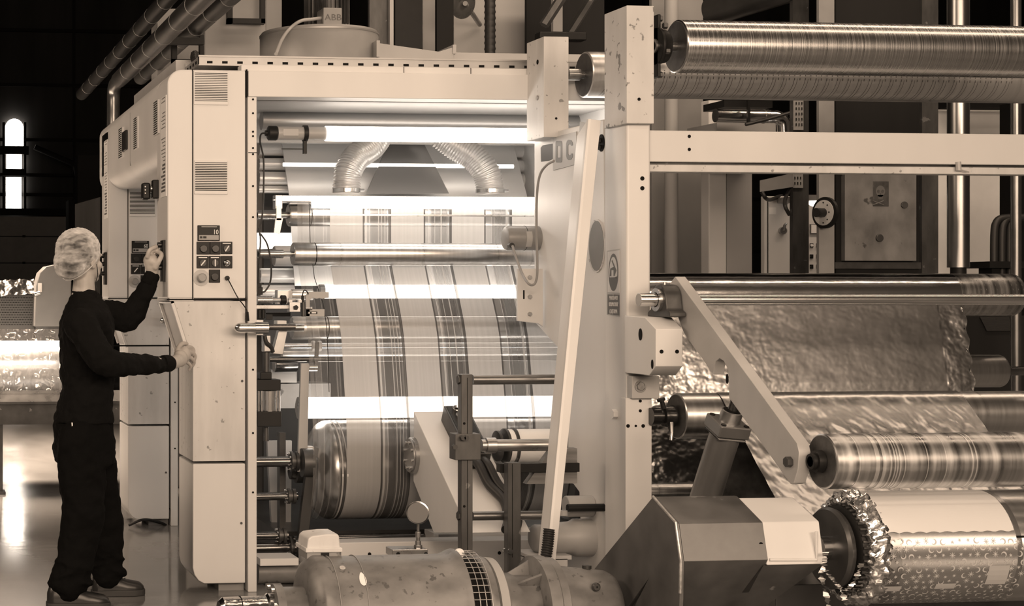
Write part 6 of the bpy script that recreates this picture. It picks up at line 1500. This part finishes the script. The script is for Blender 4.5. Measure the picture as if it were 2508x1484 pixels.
m = MB(); m.tube([P(1826,305,10.6),P(1880,292,10.6),P(1935,276,10.6)], .012, 8); m.build('strap', 'dark_steel', t)
pillar(1942,1981,10.4,'post_steel','dark brown column in front of the control cabinet',name='steel_column')
for lb, (x0_,y0_,x1_,y1_) in (('upper perforated strip on the dark brown column, above the long beam',(1944,246,1968,318)),('lower perforated strip on the dark brown column, beside the grey bracket arm',(1941,416,1967,460))):
    t = thing('perforated_strip', lb, 'strip', P(x0_,y1_,10.38), 'perforated strips')
    m = MB(); fbox(x0_,y0_,x1_,y1_,10.39,.008,m); s_ = m.build('strip', 'cream_grey', t)
    m = MB(); n = int((y1_-y0_)/13)
    for i in range(n):
        for j in range(3): p = P(x0_+6+j*7, y0_+7+i*13, 10.388); m.box(p.x-.0025,p.x+.0025,10.386,10.39,p.z-.009,p.z+.009)
    m.build('slots', 'seam', s_)
m = MB(); m.hexa([P(1861,470,10.3),P(1942,458,10.3),P(1942,458,10.5),P(1861,470,10.5),P(1861,442,10.3),P(1942,424,10.3),P(1942,424,10.5),P(1861,442,10.5)]); tag(m.build('bracket_arm', 'grey_paint'), 'grey bracket arm left of the lower perforated strip', 'bracket')
m = MB(); m.tube(spline([P(1938,458,10.39),P(1924,485,10.3),P(1923,505,10.2),P(1934,527,10.2)]), .012, 10); tag(m.build('cable_end', 'rubber'), 'short curved black cable hanging in front of the control cabinet', 'cable')
m = MB(); m.tube(spline([P(1866,470,10.6),P(1876,486,10.6),P(1888,489,10.9),P(1905,482,11.0),P(1915,480,11.03)]), .013, 10); tag(m.build('cable_end', 'rubber'), 'black hose end lying over the top of the control cabinet', 'cable')
# control cabinet
Yk = 11.0
t = thing('control_cabinet', 'pale electrical control cabinet with a turn handle and lamp buttons behind the foil roll', 'cabinet', (X(1872,Yk),Yk,0))
m = MB(); m.box(X(1872,Yk), X(2040,Yk), Yk, Yk+.05, 0, Z(480,1872,Yk)); m.build('body', 'cream', t, bevel=.006)
m = MB(); fbox(1881,488,1968,800,Yk,.01,m,.008); d_ = m.build('door', 'cream', t, bevel=.003)
m = MB(); fbox(1879.5,487,1880.8,800,Yk,.01,m,.004); fbox(1880,486.5,1968,487.5,Yk,.01,m,.004); m.build('door_seam', 'seam', t)
m = MB(); fbox(1882,508,1899,525,Yk,.01,m,.010); m.build('label', 'white_label', d_)
m = MB(); p = P(1914,565,Yk-.008); m.cyl(p, p-YV*.03, .026, n=20); q = p-YV*.03; m.tube([q, P(1922,551,Yk-.04), P(1926,547,Yk-.04)], [.012,.010,.008], 8); m.build('handle', 'steel', d_)
m = MB(); fbox(1983,549,2006,573,Yk,.01,m,.012); me_ = m.build('meter', 'label_grey', t)
m = MB(); fbox(1984.5,550.5,2004.5,571,Yk,.01,m,.014); m.build('meter_face', 'white_label', me_)
for px in (1987,2003):
    for i, py in enumerate((601,628,653)):
        m = MB(); fbox(px-4,py-5,px+4,py+5,Yk,.01,m,.006); bt = m.build('button', 'black', t)
        m = MB(); p = P(px,py,Yk-.006); m.cyl(p, p-YV*.012, .009, n=14); m.build('button_cap', 'white_label' if i == 0 else 'black_gloss', bt)
t = thing('bulkhead_lamp', 'small glowing bulkhead lamp above the control cabinet buttons', 'lamp', P(1995,500,10.7), 'lamp tubes')
m = MB(); ell(m, P(1996,497,10.7), .045, .03, .026); m.build('glass', 'lamp_glass_soft', t)
m = MB(); fbox(1978,477,2006,490,10.6,.46,m); m.build('housing', 'grey_paint', t)
# old grey machine with a handwheel and a skull mark
Ym = 9.6
t = thing('old_machine', 'worn dark machine casing with a grey door marked with a skull', 'machine', (X(2045,Ym),Ym,0))
m = MB(); m.box(X(2052,Ym), X(2256,Ym), Ym+.02, Ym+.2, Z(900,2046,Ym), Z(-60,2046,Ym)); m.build('casing', 'hall_dark', t)
m = MB(); m.box(X(2046,Ym), X(2256,Ym), Ym, Ym+.06, Z(658,2046,Ym), Z(642,2046,Ym)); m.build('sill', 'dark_steel', t)
m = MB(); fbox(2065,400,2240,639,Ym,.04,m,.02); dd = m.build('door', mat('old_door', .17, .5, var=.35, vscale=(7,7,5), spots=.35, spot_col=.05, spot_scale=9), t, bevel=.003)
m = MB(); fbox(2133,444,2172,506,Ym,.01,m,.022); sp_ = m.build('skull_patch', mat('patch_dark', .055, .6, var=.4, vscale=(20,20,20)), dd, bevel=.003)
m = MB(); yq = Ym-.0225
def oval(px, py, rx, ry, y_, n=18): c_ = P(px,py,y_); return [(c_.x+rx*M(px,y_)*math.cos(2*math.pi*i/n), c_.z+ry*M(px,y_)*math.sin(2*math.pi*i/n)) for i in range(n)]
m.prism(oval(2151,469,12,14,Ym), 'y', yq-.001, yq); sk_ = m.build('skull', mat('skull_chalk', .115, .6), sp_)
m = MB(); m.prism([(X(2144,Ym),Z(478,2144,Ym)),(X(2158,Ym),Z(478,2144,Ym)),(X(2156,Ym),Z(489,2144,Ym)),(X(2146,Ym),Z(489,2144,Ym))], 'y', yq-.001, yq); m.build('jaw', 'skull_chalk', sp_)
m = MB()
for px,py,rx,ry in ((2146,469,3.6,3.8),(2156,469,3.6,3.8),(2151,476,1.6,2.2)): m.prism(oval(px,py,rx,ry,Ym), 'y', yq-.002, yq)
for i in range(4): x_ = X(2147+i*2.6,Ym); m.box(x_, x_+.0015, yq-.002, yq, Z(489,2147,Ym), Z(482,2147,Ym))
m.build('skull_features', 'patch_dark', sp_)
m = MB()
for sx in (-1,1): m.tube([P(2151-sx*13,502,Ym-.023),P(2151+sx*13,492,Ym-.023)], .0035, 6)
m.build('crossed_bones', 'skull_chalk', sp_)
m = MB(); p = P(2153,583,Ym-.02); m.cyl(p, p-YV*.012, .024, n=24); m.build('knob', 'dark_steel', dd, bevel=.003)
m = MB(); p = P(2214,502,Ym-.02); m.cyl(p, p-YV*.010, .022, n=24); m.build('lock', 'dark_steel', dd, bevel=.003)
t2 = thing('machine_post', 'grey flat post carrying a round handwheel, left of the skull door', 'post', (X(2005,9.5),9.5,0))
m = MB(); Yw = 9.5; m.box(X(2006,Yw), X(2044,Yw), Yw, Yw+.03, 0, Z(-60,2006,Yw)); m.build('post', 'grey_paint', t2, bevel=.003)
m = MB(); c_ = P(2022,521,Yw-.04); dv = Vector((-1,-.25,0)).normalized(); m.lathe([(-.015,.085),(-.008,.096),(.012,.096),(.014,.080)], c_, dv, 36); w_ = m.build('handwheel', 'black', t2)
m = MB(); m.lathe([(.014,.078),(.017,.078)], c_, dv, 36); m.build('dial_plate', 'cream', w_)
m = MB(); m.cyl(c_+dv*.015, c_+dv*.075, .028, n=20); m.build('hub', 'black_gloss', w_)
m = MB(); 
for i in range(8): g = i*math.pi/4; p = c_+dv*.018+Vector((0,math.cos(g),math.sin(g)))*.062; m.cyl(p, p+dv*.002, .005, n=8)
m.build('dial_marks', 'black', w_)
pillar(2258,2298,9.9,'post_steel','dark column directly right of the skull door',name='steel_column')
t = thing('polished_column', 'polished round steel column standing before the pale wall on the right', 'column', P(2346,670,9.4))
m = MB(); a = P(2347,655,9.4); m.cyl(a, (a.x,9.4,Z(-60,2347,9.4)), 25*M(2347,9.4), n=36); m.build('tube', 'post_rod2' if 'post_rod2' in MATS else mat('post_rod2', .32, .28, metal=1., var=.15, vscale=(5,5,2)), t)
m = MB(); m.cyl((a.x,9.4,0), a, 18*M(2347,9.4), n=30); m.build('foot', 'black', t)
m = MB(); m.cyl((X(2488,9.8),9.8,0),(X(2488,9.8),9.8,Z(-60,2488,9.8)),12*M(2488,9.8),n=24); tag(m.build('riser_pipe', 'duct'), 'slim vertical pipe at the top right corner', 'pipe')
m = MB(); m.box(X(2290,13), X(2900,13), 13, 13.2, 0, Z(268,2290,13)); struct(m.build('wall_right', mat('wall_paint', .78, .7, var=.04)))
m = MB(); m.box(X(2290,12.9), X(2900,12.9), 12.7, 12.9, Z(268,2290,12.9), Z(245,2290,12.9)); m.box(X(2490,12.0), X(2560,12.0), 12.0, 12.2, 0, Z(250,2490,12.0)); struct(m.build('trim_4', 'hall_frame'))
m = MB(); m.box(X(2300,12.6), X(2322,12.6), 12.6, 12.7, 0, Z(250,2300,12.6)); m.box(X(2372,12.6), X(2376,12.6), 12.6, 12.7, 0, Z(250,2300,12.6)); m.build
t = thing('pipe_cluster', 'three black pipes bending right above a black tray before the pale wall', 'pipes', P(2450,690,11.5))
for i in range(3):
    x_ = 2434+i*19; m = MB(); m.tube(spline([P(x_,760,11.5),P(x_,640,11.5),P(x_+1,570,11.5),P(x_+6,545,11.5),P(x_+20,534,11.5),P(x_+60,532,11.5),P(x_+120,532,11.5)]), .026, 14); m.build('pipe', 'rubber', t)
m = MB(); fbox(2424,640,2520,656,11.4,.3,m); m.box(X(2440,11.4),X(2460,11.4),11.45,11.6,0,Z(650,2440,11.4)); m.build('tray', 'black', t)
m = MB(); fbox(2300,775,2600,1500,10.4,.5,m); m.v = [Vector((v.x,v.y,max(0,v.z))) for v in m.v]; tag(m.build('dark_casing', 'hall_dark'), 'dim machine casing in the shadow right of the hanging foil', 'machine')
m = MB()
A = []; 
for i in range(14): m.cyl(P(2400+i*1.2,778+i*2.4,10.395), P(2470+i*1.0,778+i*2.4,10.395), .006, n=8)
tag(m.build('ribbed_sleeve', 'rubber'), 'ribbed dark sleeve just below the bare end of the foil roll', 'sleeve')
# area lights stay out of view; duct pieces near the top right
m = MB(); m.cyl(P(1740,30,11), P(2030,-60,10.2), .10, n=28); tag(m.build('slanting_duct', 'dark_duct'), 'dark slanting duct at the top edge above the scored roller', 'duct')
pillar(2022,2046,11.5,'concrete','left of the two slim grey strips at the top right',name='steel_column')
pillar(2052,2064,11.5,'concrete','right of the two slim grey strips at the top right',name='steel_column')
m = MB(); m.prism([(X(2146,10.5),Z(318,2146,10.5)),(X(2152,10.5),Z(245,2146,10.5)),(X(2178,10.5),Z(245,2146,10.5)),(X(2150,10.5),Z(318,2146,10.5))], 'y', 9.2, 9.25); m.build
pillar(1612,1690,12.6,'pale_panel','light grey column rising at the top right of the nearer post cap')
